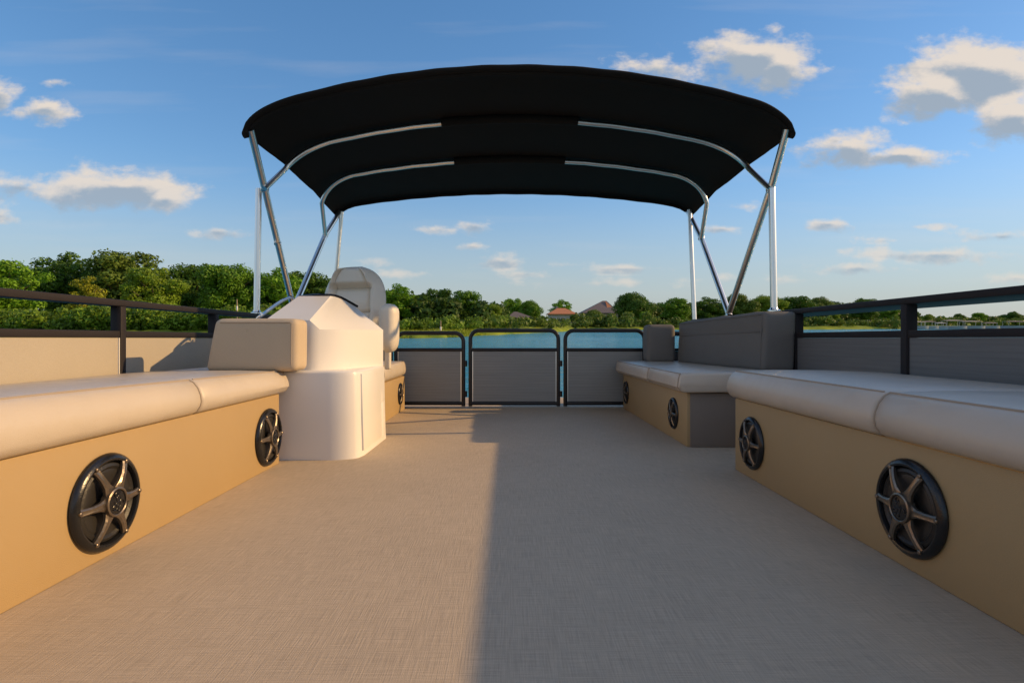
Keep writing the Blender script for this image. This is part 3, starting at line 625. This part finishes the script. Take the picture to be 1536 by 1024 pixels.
# ------------------------------------------------------------------ canopy
can = thing('canopy', 'black fabric canopy on bent metal poles arching over the far half of the deck', 'canopy', (0.05, 3.6, .61))
Yc = [2.85, 3.33, 3.83, 4.39]; Zap = [1.845, 1.786, 1.708, 1.622]; Drop = [.235, .20, .155, .115]; Edge = [.10, .08, .08, .085]
HWL = [1.38, 1.375, 1.36, 1.375]; HWR = [1.38, 1.375, 1.36, 1.375]; XC = [.05, .05, .04, .04]
def interp(tab, y):
    if y <= Yc[0]: return tab[0]
    for i in range(3):
        if y <= Yc[i + 1]: return lerp(tab[i], tab[i + 1], (y - Yc[i]) / (Yc[i + 1] - Yc[i]))
    return tab[-1]
def can_pt(u, y, up=0.0):
    hw = interp(HWL, y); x = interp(XC, y) + hw * (u if abs(u) <= 1 else math.copysign(1, u))
    a = min(1, abs(u)); e = max(0, (a - .84) / .16)
    z = interp(Zap, y) - interp(Drop, y) * a ** 2.0 - interp(Edge, y) * (1 - math.sqrt(max(0, 1 - min(1, e) ** 2.2)))
    sag = 0
    for i in range(3):
        if Yc[i] < y < Yc[i + 1]: t = (y - Yc[i]) / (Yc[i + 1] - Yc[i]); sag = .010 * math.sin(math.pi * t) * (1 - .6 * a)
    z += -sag + .0015 * math.sin(u * 37 + y * 11) * math.sin(y * 29)
    return Vector((x, y, z + up))
def canopy_mesh():
    m = MB(); us = [math.sin(t * math.pi / 2) if False else t for t in np.linspace(-1, 1, 81)]
    us = sorted(set(list(np.linspace(-.8, .8, 49)) + list(np.linspace(.8, 1, 17)) + list(np.linspace(-1, -.8, 17))))
    ysv = []
    for i in range(3): ysv += list(np.linspace(Yc[i], Yc[i + 1], 9)[:-1])
    ysv.append(Yc[-1])
    rows = []
    # rolled front hem, then field, then back hem; outer skin then inner skin
    outer = [[can_pt(u, y) for u in us] for y in ysv]
    inner = [[can_pt(u, y) - Vector((0, 0, .006)) for u in us] for y in ysv]
    front = []
    for a in np.linspace(0, math.pi, 8)[1:-1]:
        front.append([can_pt(u, Yc[0]) + Vector((0, -.028 * math.sin(a), -.017 * (1 - math.cos(a)) )) for u in us])
    inner[0] = [can_pt(u, Yc[0]) + Vector((0, 0.004, -.034)) for u in us]; inner[1] = [p + Vector((0, 0, -.0)) for p in inner[1]]
    back = []
    for a in np.linspace(0, math.pi, 6)[1:-1]:
        back.append([can_pt(u, Yc[-1]) + Vector((0, .012 * math.sin(a), -.008 * (1 - math.cos(a)))) for u in us])
    loop = outer + back + inner[::-1] + front[::-1]
    W = len(us); vs = [p for r_ in loop for p in r_]; n = len(loop); fs = []
    for j in range(n):
        for i in range(W - 1):
            a = j * W + i; b = ((j + 1) % n) * W + i; fs.append((a, a + 1, b + 1, b))
    m.raw(vs, fs)
    m.bm.verts.ensure_lookup_table()
    for i in (0, W - 1):
        try: m.bm.faces.new([m.bm.verts[j * W + i] for j in range(n)])
        except ValueError: pass
    return m
canopy_mesh().build('fabric', 'canvas', can, smooth=60)
m = MB()        # sewn pockets round the middle of the two inner bows, plus seams
for y in (Yc[1], Yc[2]):
    ua, ub = (-.325, .26) if y == Yc[1] else (-.30, .25)
    m.tube([can_pt(u, y, -.028) for u in np.linspace(ua, ub, 30)], .026, 12)
m.build_each('sleeve', 'canvas', can, smooth=60)
rT = .0185
def J(x, y, X): Y = F * X / (x - CX); return Vector((X, Y, CAMZ - (y - CY) * Y / F))
def bow(y, sl, sr, name='bow'):
    m = MB(); r_ = .0150
    us = np.linspace(-.80, .80, 33)
    def end(j, s_):      # the tube bends round through the fabric's shoulder and down to its joint
        a = can_pt(s_ * .80, y, -.032); e = can_pt(s_ * .965, y, -.07); c = can_pt(s_ * .93, y, -.03)
        q = []
        for k in range(1, 12):
            t = k / 11; q.append(a * (1 - t) ** 2 + c * 2 * t * (1 - t) + e.lerp(j, .25) * t * t)
        return q + [j]
    pts = list(reversed(end(sl, -1))) + [can_pt(u, y, -.032) for u in us] + end(sr, 1)
    m.tube(pts, r_, 12); return m.build(name, 'steel', can, smooth=60)
jl1 = J(397, 283, -1.36); jr1 = J(1156, 284, 1.375); jl2 = J(488, 352, -1.355); jr2 = J(1052, 357, 1.37)
fl = [can_pt(-.985, 2.87, -.03), J(397, 283, -1.375), J(440, 462, -1.41)]; fr_ = [can_pt(.985, 2.87, -.03), J(1156, 284, 1.385), J(1093, 470, 1.39)]
bl = [can_pt(-.975, 4.36, -.03), J(488, 352, -1.37), J(443, 458, -1.41)]; br = [can_pt(.975, 4.36, -.03), J(1052, 357, 1.385), J(1093, 470, 1.39)]
def extend(pts, z):
    a, b = pts[-2], pts[-1]; t = (z - b.z) / (b.z - a.z) if abs(b.z - a.z) > 1e-6 else 0
    return pts[:-1] + [b + (b - a) * t]
for pts in (fl, fr_, bl, br):
    m = MB(); m.tube(extend(pts, .614), rT, 14); m.build('leg', 'steel', can, smooth=60)
bow(Yc[1], jl1, jr1); bow(Yc[2], jl2, jr2)
for (y, u0) in ((Yc[0] + .012, .985), (Yc[3] - .02, .975)):
    m = MB(); m.tube([can_pt(u, y, -.03) for u in np.linspace(-u0, u0, 50)], .012, 10); m.build('bow', 'canvas' if y < 3 else 'canvas', can, smooth=60)
for (xa, ya, xb_, yb, X) in ((389, 283, 385, 474, XL - .025), (1158, 283, 1161, 465, XR + .025)):
    Y = F * X / (xb_ - CX); zt_ = CAMZ - (ya - CY) * Y / F
    m = MB(); m.tube([(X, Y, .614), (X + (.012 if X < 0 else -.012), Y, zt_)], .0175, 16); m.build('stanchion', 'steel', can, smooth=60)
    m = MB(); m.lathe([(.034, .613), (.034, .619), (.021, .625), (.018, .634)], Matrix.Translation((X, Y, 0)), 20); m.build('base_flange', 'chrome', can)
for (pt, X) in ((can_pt(-.96, 4.34, -.05), -1.375), (can_pt(.965, 4.27, -.05), XR + .02)):
    Y = 4.41 if X < 0 else 4.24
    m = MB(); m.tube([(X, Y, .614), pt], .016, 14); m.build('stanchion', 'steel', can, smooth=60)
m = MB()
for p_, r_ in ((fl[1], .022), (fr_[1], .022), (bl[1], .020), (br[1], .020)):
    m.lathe([(r_ * .8, -.018), (r_, -.012), (r_, .012), (r_ * .8, .018), (.001, .019)], Matrix.Translation(p_) @ Matrix.Rotation(R(90), 4, 'Y'), 16)
q = fl[1].lerp(fl[2], .42); m.lathe([(.018, -.012), (.0205, -.010), (.0205, .010), (.018, .012)], Matrix.Translation(q) @ Matrix.Rotation(R(-28), 4, 'X'), 16); m.lathe([(.006, 0), (.006, .03), (.001, .031)], Matrix.Translation(q + Vector((-.0, -.015, 0))) @ Matrix.Rotation(R(90), 4, 'X'), 8)
m.build_each('clamp', 'steel', can)

# put the boat on its slight bow-down trim
for o in BOAT: o.matrix_world = T @ Matrix.Translation(o.location)

# ================================================================== the lake
WZ = -0.70
m = MB(); m.raw([(-6000, -6000, WZ), (6000, -6000, WZ), (6000, 6000, WZ), (-6000, 6000, WZ)], [(0, 1, 2, 3)])
tag(m.build('water', 'water', boat=False, smooth=0), kind='structure')
def th(px): return math.atan((px - CX) / F)
SH = [(-math.pi, 160), (-2.4, 110), (-1.6, 60), (-1.1, 56)]
SH += [(th(px), Y / math.cos(th(px))) for px, Y in ((0, 46), (300, 44), (480, 43), (600, 46), (690, 50), (705, 55), (780, 68), (830, 82), (870, 100), (965, 116), (1100, 116), (1200, 119), (1400, 139), (1536, 152))]
SH += [(1.1, 260), (1.6, 320), (2.4, 260), (math.pi, 160)]
def shore(t):
    for (a, ra), (b, rb) in zip(SH, SH[1:]):
        if a <= t <= b: return lerp(ra, rb, (t - a) / (b - a))
    return 160
def gz(dist_in):
    """ground height by distance inland"""
    pts = [(-4, -1.4), (0, -.78), (1.2, -.45), (5, -.1), (14, .35), (60, .8), (400, 2.0), (6000, 4)]
    for (a, za), (b, zb) in zip(pts, pts[1:]):
        if dist_in <= b: return lerp(za, zb, max(0, dist_in - a) / (b - a))
    return 4
def ground(x, y):
    t = math.atan2(x, y); return gz(math.hypot(x, y) - shore(t))
NT = 720; offs = [-4, 0, .6, 1.2, 3, 5, 9, 14, 30, 60, 150, 400, 1500, 5500]; vs = []; fs = []
rg = random.Random(3)
for i in range(NT):
    t = -math.pi + 2 * math.pi * i / NT; rb = shore(t) + 1.1 * math.sin(t * 57) + .7 * math.sin(t * 131 + 1)
    for j, of in enumerate(offs): r_ = rb + of; vs.append((r_ * math.sin(t), r_ * math.cos(t), gz(of) + (rg.uniform(-.05, .08) if 1 < of < 100 else 0)))
K = len(offs)
for i in range(NT):
    for j in range(K - 1): a = i * K + j; b = ((i + 1) % NT) * K + j; fs.append((a, a + 1, b + 1, b))
m = MB(); m.raw(vs, fs); tag(m.build('land', 'land', boat=False, smooth=60), kind='structure')

# ------------------------------------------------------------------ foliage
def leaves_mesh(name, lobes, per_area, size, seed, flat=1.0, squash=None):
    """lobes: rows x,y,z,r ; leaf-sized diamonds spread over and inside every lobe"""
    g = np.random.default_rng(seed); lobes = np.asarray(lobes, float)
    cnt = np.maximum(12, (per_area * lobes[:, 3] ** 2).astype(int)); n = int(cnt.sum()); idx = np.repeat(np.arange(len(lobes)), cnt)
    d = g.normal(size=(n, 3)); d /= np.linalg.norm(d, axis=1)[:, None]
    rr = lobes[idx, 3] * (1.0 - .45 * g.random(n) ** 2.0) * (1 + .10 * g.normal(size=n))
    sc3 = np.array([1, 1, .82]); c = lobes[idx, :3] + d * rr[:, None] * sc3
    nrm = d + g.normal(size=(n, 3)) * .55; nrm /= np.linalg.norm(nrm, axis=1)[:, None]
    a = np.cross(nrm, g.normal(size=(n, 3))); a /= np.linalg.norm(a, axis=1)[:, None]; b = np.cross(nrm, a)
    s = size * (.55 + .9 * g.random(n)); l = s[:, None] * a; w = s[:, None] * b * .62
    V = np.stack([c - l, c - w * .9 + l * .1, c + l, c + w], 1).reshape(-1, 3)
    me = bpy.data.meshes.new(name); me.vertices.add(4 * n); me.vertices.foreach_set('co', V.ravel())
    me.loops.add(4 * n); me.loops.foreach_set('vertex_index', np.arange(4 * n)); me.polygons.add(n); me.polygons.foreach_set('loop_start', np.arange(0, 4 * n, 4)); me.polygons.foreach_set('loop_total', np.full(n, 4))
    me.update(); me.validate(); me.materials.append(M['leaf']); return me
def tree_variant(k, rx, h, lowest, nl, shape):
    """h = 10 nominal; returns crown and trunk meshes"""
    g = random.Random(100 + k); lobes = []
    zc = (lowest + h) / 2; rz = (h - lowest) / 2
    for i in range(nl):
        u = g.uniform(-1, 1); a = g.uniform(0, 2 * math.pi); s = math.sqrt(max(0, 1 - u * u)); q = g.uniform(.62, .93) if i % 4 else g.uniform(.1, .6)
        wv = 1.0
        if shape == 'broad': wv = 1.0 if u < .2 else .95
        if shape == 'cone': wv = 1.05 - .5 * (u + 1) / 2
        if shape == 'umbrella': wv = .7 + .4 * (u + 1) / 2
        wob = 1 + .16 * math.sin(3 * a + k) + .1 * math.sin(5 * a + 2 * k)
        r_ = g.uniform(.16, .30) * rx * (1 if i % 3 else 1.25)
        lobes.append((rx * s * q * wv * math.cos(a) * wob, rx * s * q * wv * math.sin(a) * wob, zc + rz * u * q, r_))
    cr = leaves_mesh('crown', lobes, 190, .19, k)
    m = MB()
    m.tube(spline([(0, 0, -.4), (.05, .02, .4), (.1 * g.uniform(-1, 1), .1, h * .3), (.3 * g.uniform(-1, 1), .2 * g.uniform(-1, 1), h * .62)], 4), [.34 - .018 * i for i in range(13)], 9)
    for i in range(7):
        z0 = h * g.uniform(.22, .5); a = g.uniform(0, 6.28); l = rx * g.uniform(.55, .85)
        m.tube(spline([(0, 0, z0), (l * .4 * math.cos(a), l * .4 * math.sin(a), z0 + h * .12), (l * math.cos(a), l * math.sin(a), z0 + h * .28)], 3), [.13, .12, .11, .09, .07, .05, .03], 6)
    for v in m.bm.verts: pass
    bmesh.ops.recalc_face_normals(m.bm, faces=m.bm.faces[:]); tm = bpy.data.meshes.new('trunk'); m.bm.to_mesh(tm); m.bm.free(); tm.materials.append(M['bark'])
    return cr, tm
VAR = [tree_variant(0, 4.6, 10, .9, 66, 'broad'), tree_variant(1, 3.7, 10, .7, 60, 'broad'), tree_variant(2, 5.2, 9.6, .8, 74, 'umbrella'), tree_variant(3, 3.2, 10, .5, 54, 'cone'), tree_variant(4, 4.2, 10, 1.2, 58, 'umbrella'), tree_variant(5, 5.8, 9.4, .6, 84, 'broad')]
PROTO = {}
def tree(label, px, topy, Y, k, tint, wsc=1.0, group='trees along the lake shore', name='tree', cat='tree'):
    x = (px - CX) * Y / F; ztop = CAMZ + (HOR - topy) * Y / F; z0 = ground(x, Y); s = (ztop - z0) / 10.15
    if k not in PROTO:
        r_ = bpy.data.objects.new(name, None); c = bpy.data.objects.new('crown', VAR[k][0]); t = bpy.data.objects.new('trunk', VAR[k][1])
        link(r_); link(c, r_); link(t, r_); PROTO[k] = (r_, c, t)
    else:
        r0, c0, t0 = PROTO[k]; r_ = r0.copy(); c = c0.copy(); t = t0.copy(); r_.name = name; link(r_); link(c); link(t); c.parent = r_; t.parent = r_
    r_.location = (x, Y, z0); r_.rotation_euler = (0, 0, (px * 7.13 + k) % 6.28); r_.scale = (s * wsc, s * wsc, s)
    c.color = (*tint, 1); t.color = (1, 1, 1, 1); tag(r_, label, cat, group); return r_
G1 = (.12, .24, .017); G2 = (.062, .125, .016); G3 = (.14, .215, .017); YL = (.21, .22, .015); OL = (.095, .145, .022); G4 = (.09, .185, .015)
TREES = [
 ('bright green round-topped tree cut off by the left edge of the photo', 12, 386, 70, 0, G1, 1.0),
 ('dark green tree between the bright edge tree and the tallest olive tree', 98, 381, 82, 1, G2, 1.15),
 ('small yellow-leaved tree standing in front of the dark trees above the left rail', 132, 412, 60, 3, YL, 1.0),
 ('tallest olive green tree of the left bank with a loose feathery top', 182, 373, 82, 4, OL, 1.1),
 ('broad yellowish olive tree whose crown slopes down to the gap in the left treeline', 232, 397, 68, 0, G3, .95),
 ('dark green tree just right of the gap in the left treeline', 292, 393, 84, 4, G2, 1.0),
 ('wide green tree behind the nearer left canopy pole', 348, 394, 78, 2, G4, 1.0),
 ('green tree showing between the left canopy poles', 415, 404, 80, 1, G1, 1.15),
 ('dark green tree behind the top of the console', 466, 405, 86, 4, G2, 1.1),
 ('green tree hidden for the most part behind the captain chair', 538, 412, 84, 0, G4, .8),
 ('green tree right beside the back of the captain chair', 598, 427, 92, 1, G1, .95),
 ('dark tree with a pale bare patch low in its crown, left of the middle gate', 656, 431, 96, 0, G2, .85),
 ('green tree at the right-hand end of the near wood, its side sloping to the water', 702, 434, 98, 4, G4, .85),
 ('low spreading tree in front of the slope left of the brown-roofed house', 738, 455, 92, 2, G3, .7),
 ('round bright tree behind the brown-roofed house', 770, 446, 170, 0, G1, .8),
 ('round green tree just left of the orange-roofed house', 797, 450, 165, 5, G4, .6),
 ('small round tree rising behind the orange roof', 842, 450, 215, 1, G1, 1.0),
 ('pale olive willow-like tree in front of the big grey-roofed house', 893, 464, 128, 5, OL, .75),
 ('low dark tree below the orange-roofed house', 862, 471, 120, 2, G2, .8),
 ('large dark domed tree right of the grey-roofed house', 952, 438, 150, 5, G2, .72),
 ('bright bush-like tree in front of the large dark domed tree', 968, 466, 134, 2, G1, .7),
 ('medium green tree beside the far right canopy pole', 1012, 445, 160, 0, G4, .9),
 ('dark tree between the far right pole and the crossing poles', 1062, 446, 172, 1, G2, 1.2),
 ('olive tree behind the foot of the crossing right poles', 1108, 439, 175, 5, OL, .65),
 ('green tree behind the near right vertical pole', 1150, 441, 180, 2, G3, .8),
 ('dark green tree just right of the near right vertical pole', 1192, 443, 190, 4, G2, 1.1),
 ('olive tree above the start of the right rail', 1232, 445, 200, 5, OL, .65),
 ('last tall tree before the treeline drops, above the right rail', 1292, 446, 212, 0, G2, .95),
 ('pale green shrubby tree under the right rail near the end of the corner backrest', 1252, 468, 196, 2, G3, .7),
 ('green tree left of the right rail post', 1332, 462, 225, 2, G4, .8),
 ('pale green tree just right of the right rail post', 1392, 471, 240, 5, G3, .75),
 ('green tree in the dip of the far treeline between the rails', 1412, 473, 236, 0, G4, .9),
 ('dark far tree above the cream-roofed boathouse', 1438, 470, 262, 5, G2, .7),
 ('bright green far tree with a rounded top between the right rails', 1468, 468, 255, 2, G1, .75),
 ('small bright far tree low by the moored boats', 1500, 476, 242, 1, G3, 1.0),
 ('dark far tree near the right edge of the photo', 1518, 467, 262, 5, G2, .8),
 ('olive far tree cut off by the right edge of the photo', 1560, 466, 262, 0, G4, 1.1)]
for (lab, px, ty, Y, k, c, w) in TREES: tree(lab, px, ty, Y, k, c, w * (1.15 if px < 580 else 1.5))
# undergrowth and the mass of the wood behind the single trees
g = random.Random(11); lob = []
def bush(px, Y, topy, r_, n):
    x0 = (px - CX) * Y / F; zg = ground(x0, Y); zt_ = CAMZ + (HOR - topy) * Y / F
    for i in range(n):
        f = g.random(); rl = min(r_ * g.uniform(.35, .6), (zt_ - zg) * .45); lob.append((x0 + g.uniform(-1, 1) * r_, Y + g.uniform(-1, 1) * r_, zg + (zt_ - zg - rl) * (1 - .9 * f * f), rl))
px = -260
while px < 760:
    Y = np.interp(px, [-260, 0, 480, 600, 690, 720, 760], [60, 51, 48.5, 51, 55, 62, 72]); top = g.uniform(452, 474) if px < 480 else g.uniform(470, 484)
    bush(px, Y + g.uniform(0, 2), top, g.uniform(1.2, 2.0), 9); px += 13
lobes_near = list(lob); lob = []
px = 700
while px < 1640:
    Y = np.interp(px, [700, 780, 830, 870, 965, 1100, 1200, 1400, 1600], [62, 75, 87, 105, 121, 122, 126, 147, 163]); top = g.uniform(471, 480) if px < 850 else g.uniform(465, 476) if px < 960 else g.uniform(472, 482) if px < 1330 else g.uniform(474, 482)
    bush(px, Y + g.uniform(-2, 4), top, g.uniform(1.6, 2.8), 6); px += 11
lobes_far = list(lob); lob = []
px = -500
while px < 760:
    Y = g.uniform(92, 112); top = np.interp(px, [-500, 0, 130, 200, 262, 300, 480, 600, 700, 760], [400, 402, 392, 396, 425, 404, 412, 434, 441, 456]) + g.uniform(0, 12)
    bush(px, Y, top, g.uniform(3, 4.2), 12); px += 20
px = 940
while px < 1680:
    Y = np.interp(px, [940, 1200, 1330, 1680], [185, 225, 275, 285]); top = np.interp(px, [940, 1000, 1200, 1310, 1350, 1400, 1500, 1680], [452, 452, 450, 452, 463, 474, 471, 468]) + g.uniform(0, 4)
    bush(px, Y, top, g.uniform(4, 6), 9); px += 10
lobes_back = lob
for nm, lb, dens, sz, c in (('undergrowth', lobes_near, 190, .15, (.11, .18, .015)), ('far_undergrowth', lobes_far, 90, .26, (.085, .13, .018)), ('woodland', lobes_back, 46, .38, (.050, .092, .015))):
    me = leaves_mesh(nm, lb, dens, sz, 77); o = bpy.data.objects.new(nm, me); link(o); o.color = (*c, 1)
    tag(o, {'undergrowth': 'tangled low bushes along the near left bank', 'far_undergrowth': 'low bushes along the far bank', 'woodland': 'mass of foliage closing the wood behind the single trees'}[nm], 'foliage', kind='stuff')
# reeds and grass on the near bank
g2 = np.random.default_rng(4); n = 9000; tt = g2.uniform(th(520), th(760), n); rr = np.array([shore(t) for t in tt]) + g2.uniform(.1, 5, n)
X = rr * np.sin(tt); Y_ = rr * np.cos(tt); Zg = np.array([ground(a, b) for a, b in zip(X, Y_)]) - .03; hh = g2.uniform(.12, .34, n)
V = np.zeros((n, 3, 3)); ang = g2.uniform(0, 3.14, n); V[:, 0] = np.stack([X - .03 * np.cos(ang), Y_ - .03 * np.sin(ang), Zg], 1); V[:, 1] = np.stack([X + .03 * np.cos(ang), Y_ + .03 * np.sin(ang), Zg], 1)
V[:, 2] = np.stack([X + g2.normal(0, .06, n), Y_ + g2.normal(0, .06, n), Zg + hh], 1)
me = bpy.data.meshes.new('bank_grass'); me.from_pydata(V.reshape(-1, 3).tolist(), [], np.arange(3 * n).reshape(-1, 3).tolist()); me.materials.append(M['leaf'])
o = bpy.data.objects.new('bank_grass', me); o.color = (.20, .24, .02, 1); link(o); tag(o, 'bright grass along the water edge seen through the left gate', 'grass', kind='stuff')

# ------------------------------------------------------------------ houses and shore things
def W(px, y, Y): return Vector(((px - CX) * Y / F, Y, CAMZ - (y - HOR) * Y / F))
def hip_house(name, label, pxl, pxr, pxa0, pxa1, y_apex, y_eave, Y, depth, wallm, roofm, yaw=0.0, chim=False, cat='house', gable=None):
    a = W(pxl, y_eave, Y); b = W(pxr, y_eave, Y); r0 = W(pxa0, y_apex, Y); r1 = W(pxa1, y_apex, Y)
    x0, x1, ze, zr = a.x, b.x, a.z, r0.z; cx = (x0 + x1) / 2; gz_ = ground(cx, Y) - .1
    t = thing(name, label, cat, (cx, Y, gz_), boat=False)
    ov = .5; m = MB(); m.box(x0 + ov, x1 - ov, Y + ov, Y + depth - ov, gz_, ze - .02); m.build('wall', wallm, t, smooth=0)
    m = MB(); vs = [(x0, Y, ze), (x1, Y, ze), (x1, Y + depth, ze), (x0, Y + depth, ze), (r0.x, Y + depth / 2, zr), (r1.x, Y + depth / 2, zr), (x0, Y, ze - .18), (x1, Y, ze - .18), (x1, Y + depth, ze - .18), (x0, Y + depth, ze - .18)]
    fs = [(0, 1, 5, 4), (2, 3, 4, 5), (3, 0, 4), (1, 2, 5), (0, 6, 7, 1), (1, 7, 8, 2), (2, 8, 9, 3), (3, 9, 6, 0), (6, 9, 8, 7)]
    m.raw(vs, fs); rf = m.build('roof', roofm, t, smooth=0)
    if chim: m = MB(); cxx = lerp(x0, x1, .3); m.box(cxx, cxx + .6, Y + depth * .5, Y + depth * .5 + .6, zr - 1.6, zr + .5); m.build('chimney', 'wall_cream', rf, smooth=0)
    nw = 3; wz = ze - 1.5
    for i in range(nw):
        xc = lerp(x0 + ov, x1 - ov, (i + .5) / nw)
        if wz - .6 < gz_: continue
        m = MB(); m.box(xc - .55, xc + .55, Y + ov - .05, Y + ov - .003, wz - .5, wz + .6); fo = m.build('window', 'white', t, smooth=0)
        m = MB(); m.box(xc - .45, xc + .45, Y + ov - .075, Y + ov - .053, wz - .4, wz + .5); m.build('pane', 'glass', fo, smooth=0)
    return t
hip_house('house', 'low house with a brown hipped roof left of the orange roof', 758, 806, 771, 776, 467, 478, 122, 7, 'wall_pale', 'roof_brown')
hip_house('house', 'pale house with an orange tiled roof in the middle of the far bank', 822, 867, 838, 850, 461.5, 470.5, 140, 8, 'wall_pale', 'roof_orange', chim=True)
hh_ = hip_house('house', 'large house with a tall dark grey roof and orange right face', 873, 930, 908, 914, 450, 469, 165, 10, 'wall_cream', 'roof_grey')
m = MB(); Yq = 165; a = W(911.5, 450.5, Yq); b = W(921, 460, Yq); c = W(912.5, 461, Yq)
m.raw([(a.x, Yq + 4.2, a.z), (b.x + .2, Yq + 1.9, b.z - .5), (c.x, Yq + 1.9, c.z - .2), (a.x, Yq + 4.5, a.z - .1), (b.x + .2, Yq + 2.3, b.z - .6), (c.x, Yq + 2.3, c.z - .3)], [(0, 1, 2), (3, 5, 4), (0, 3, 4, 1), (1, 4, 5, 2), (2, 5, 3, 0)])
m.build('gable', 'roof_orange', hh_, smooth=0)
hip_house('shed', 'small turquoise boat shed between the brown and the orange roof', 806, 821, 812, 815, 478.5, 481, 104, 3.5, 'wall_teal', 'roof_grey', cat='shed')
def post(label, px, ty, Y, r_, mt, cat='post', head=False):
    p = W(px, ty, Y); z0 = ground(p.x, Y) - .2 if math.hypot(p.x, Y) > shore(math.atan2(p.x, Y)) else WZ - .4
    t = thing('marker_post', label, cat, (p.x, Y, z0), boat=False)
    m = MB(); m.lathe([(r_, z0), (r_ * .9, p.z - .2), (r_ * .7, p.z), (.001, p.z + .02)], Matrix.Translation((p.x, Y, 0)), 12); m.build('shaft', mt, t)
    m = MB(); m.lathe([(r_ * 1.2, p.z - .9), (r_ * 1.35, p.z - .85), (r_ * 1.35, p.z - .6), (r_ * 1.1, p.z - .55)], Matrix.Translation((p.x, Y, 0)), 12); m.build('collar', 'white', t)
post('thin yellow-brown post on the near bank left of the middle gate', 661, 481, 52, .06, 'wood')
post('short white post below the dark domed tree', 917, 479, 118, .22, 'white')
post('thin wooden stake on the left bank near the console', 356, 449, 47, .05, 'wood')
post('white marker post just left of the right rail post', 1352.5, 480, 130, .18, 'white')
def moored(label, px, Y, ln, hgt, cat='boat', top='white', yaw=0.0):
    x = (px - CX) * Y / F; t = thing('moored_boat', label, cat, (x, Y, WZ - .2), 'boats moored on the far right shore', boat=False)
    m = MB(); rings = []
    for s_, w, zb in ((-.5, .75, .1), (-.3, 1, .02), (.1, 1, 0), (.35, .7, .05), (.5, .08, .25)):
        hw = w * ln * .16; X0 = x + s_ * ln
        rings.append([(X0, Y - hw, WZ + .75), (X0, Y - hw * .75, WZ + .1), (X0, Y, WZ - .2 + zb), (X0, Y + hw * .75, WZ + .1), (X0, Y + hw, WZ + .75)])
    m.loft(rings); m.build('hull', 'wall_pale', t)
    m = MB(); pts = np.linspace(-.42, .28, 9); ring = []
    for s_ in pts: ring.append([(x + s_ * ln, Y - ln * .17, WZ + hgt - .12), (x + s_ * ln, Y, WZ + hgt + .12 * math.sin((s_ + .42) / .7 * 3.14)), (x + s_ * ln, Y + ln * .17, WZ + hgt - .12), (x + s_ * ln, Y, WZ + hgt - .18)])
    m.loft(ring); m.build('canopy', top, t)
    for sx in (-.38, .24):
        for sy in (-1, 1):
            m = MB(); m.tube([(x + sx * ln, Y + sy * ln * .13, WZ + .7), (x + sx * ln, Y + sy * ln * .13, WZ + hgt - .14)], .025, 6); m.build('pole', 'steel', t)
for a_ in (('pale moored boat just right of the right rail post', 1378, 133, 4.6, 1.75, 'boat', 'wall_cream'), ('grey-topped moored boat left of the big cream-topped one', 1394, 134, 4.3, 1.8, 'boat', 'roof_grey'),
           ('largest moored boat with a cream top below the dark far tree', 1431, 137, 6.2, 2.1, 'boat', 'wall_cream'), ('long moored boat with a low cream top right of the largest one', 1458, 139, 6.4, 1.9, 'boat', 'wall_cream'),
           ('small pale moored boat left of the largest one', 1412, 136, 3.3, 1.5, 'boat', 'wall_pale'), ('small dark-topped moored boat between the right rail posts', 1486, 142, 4.4, 1.55, 'boat', 'roof_grey'),
           ('moored boat with a flat brown top by the right edge of the photo', 1524, 145, 7.0, 1.9, 'boat', 'roof_brown')):
    moored(*a_)
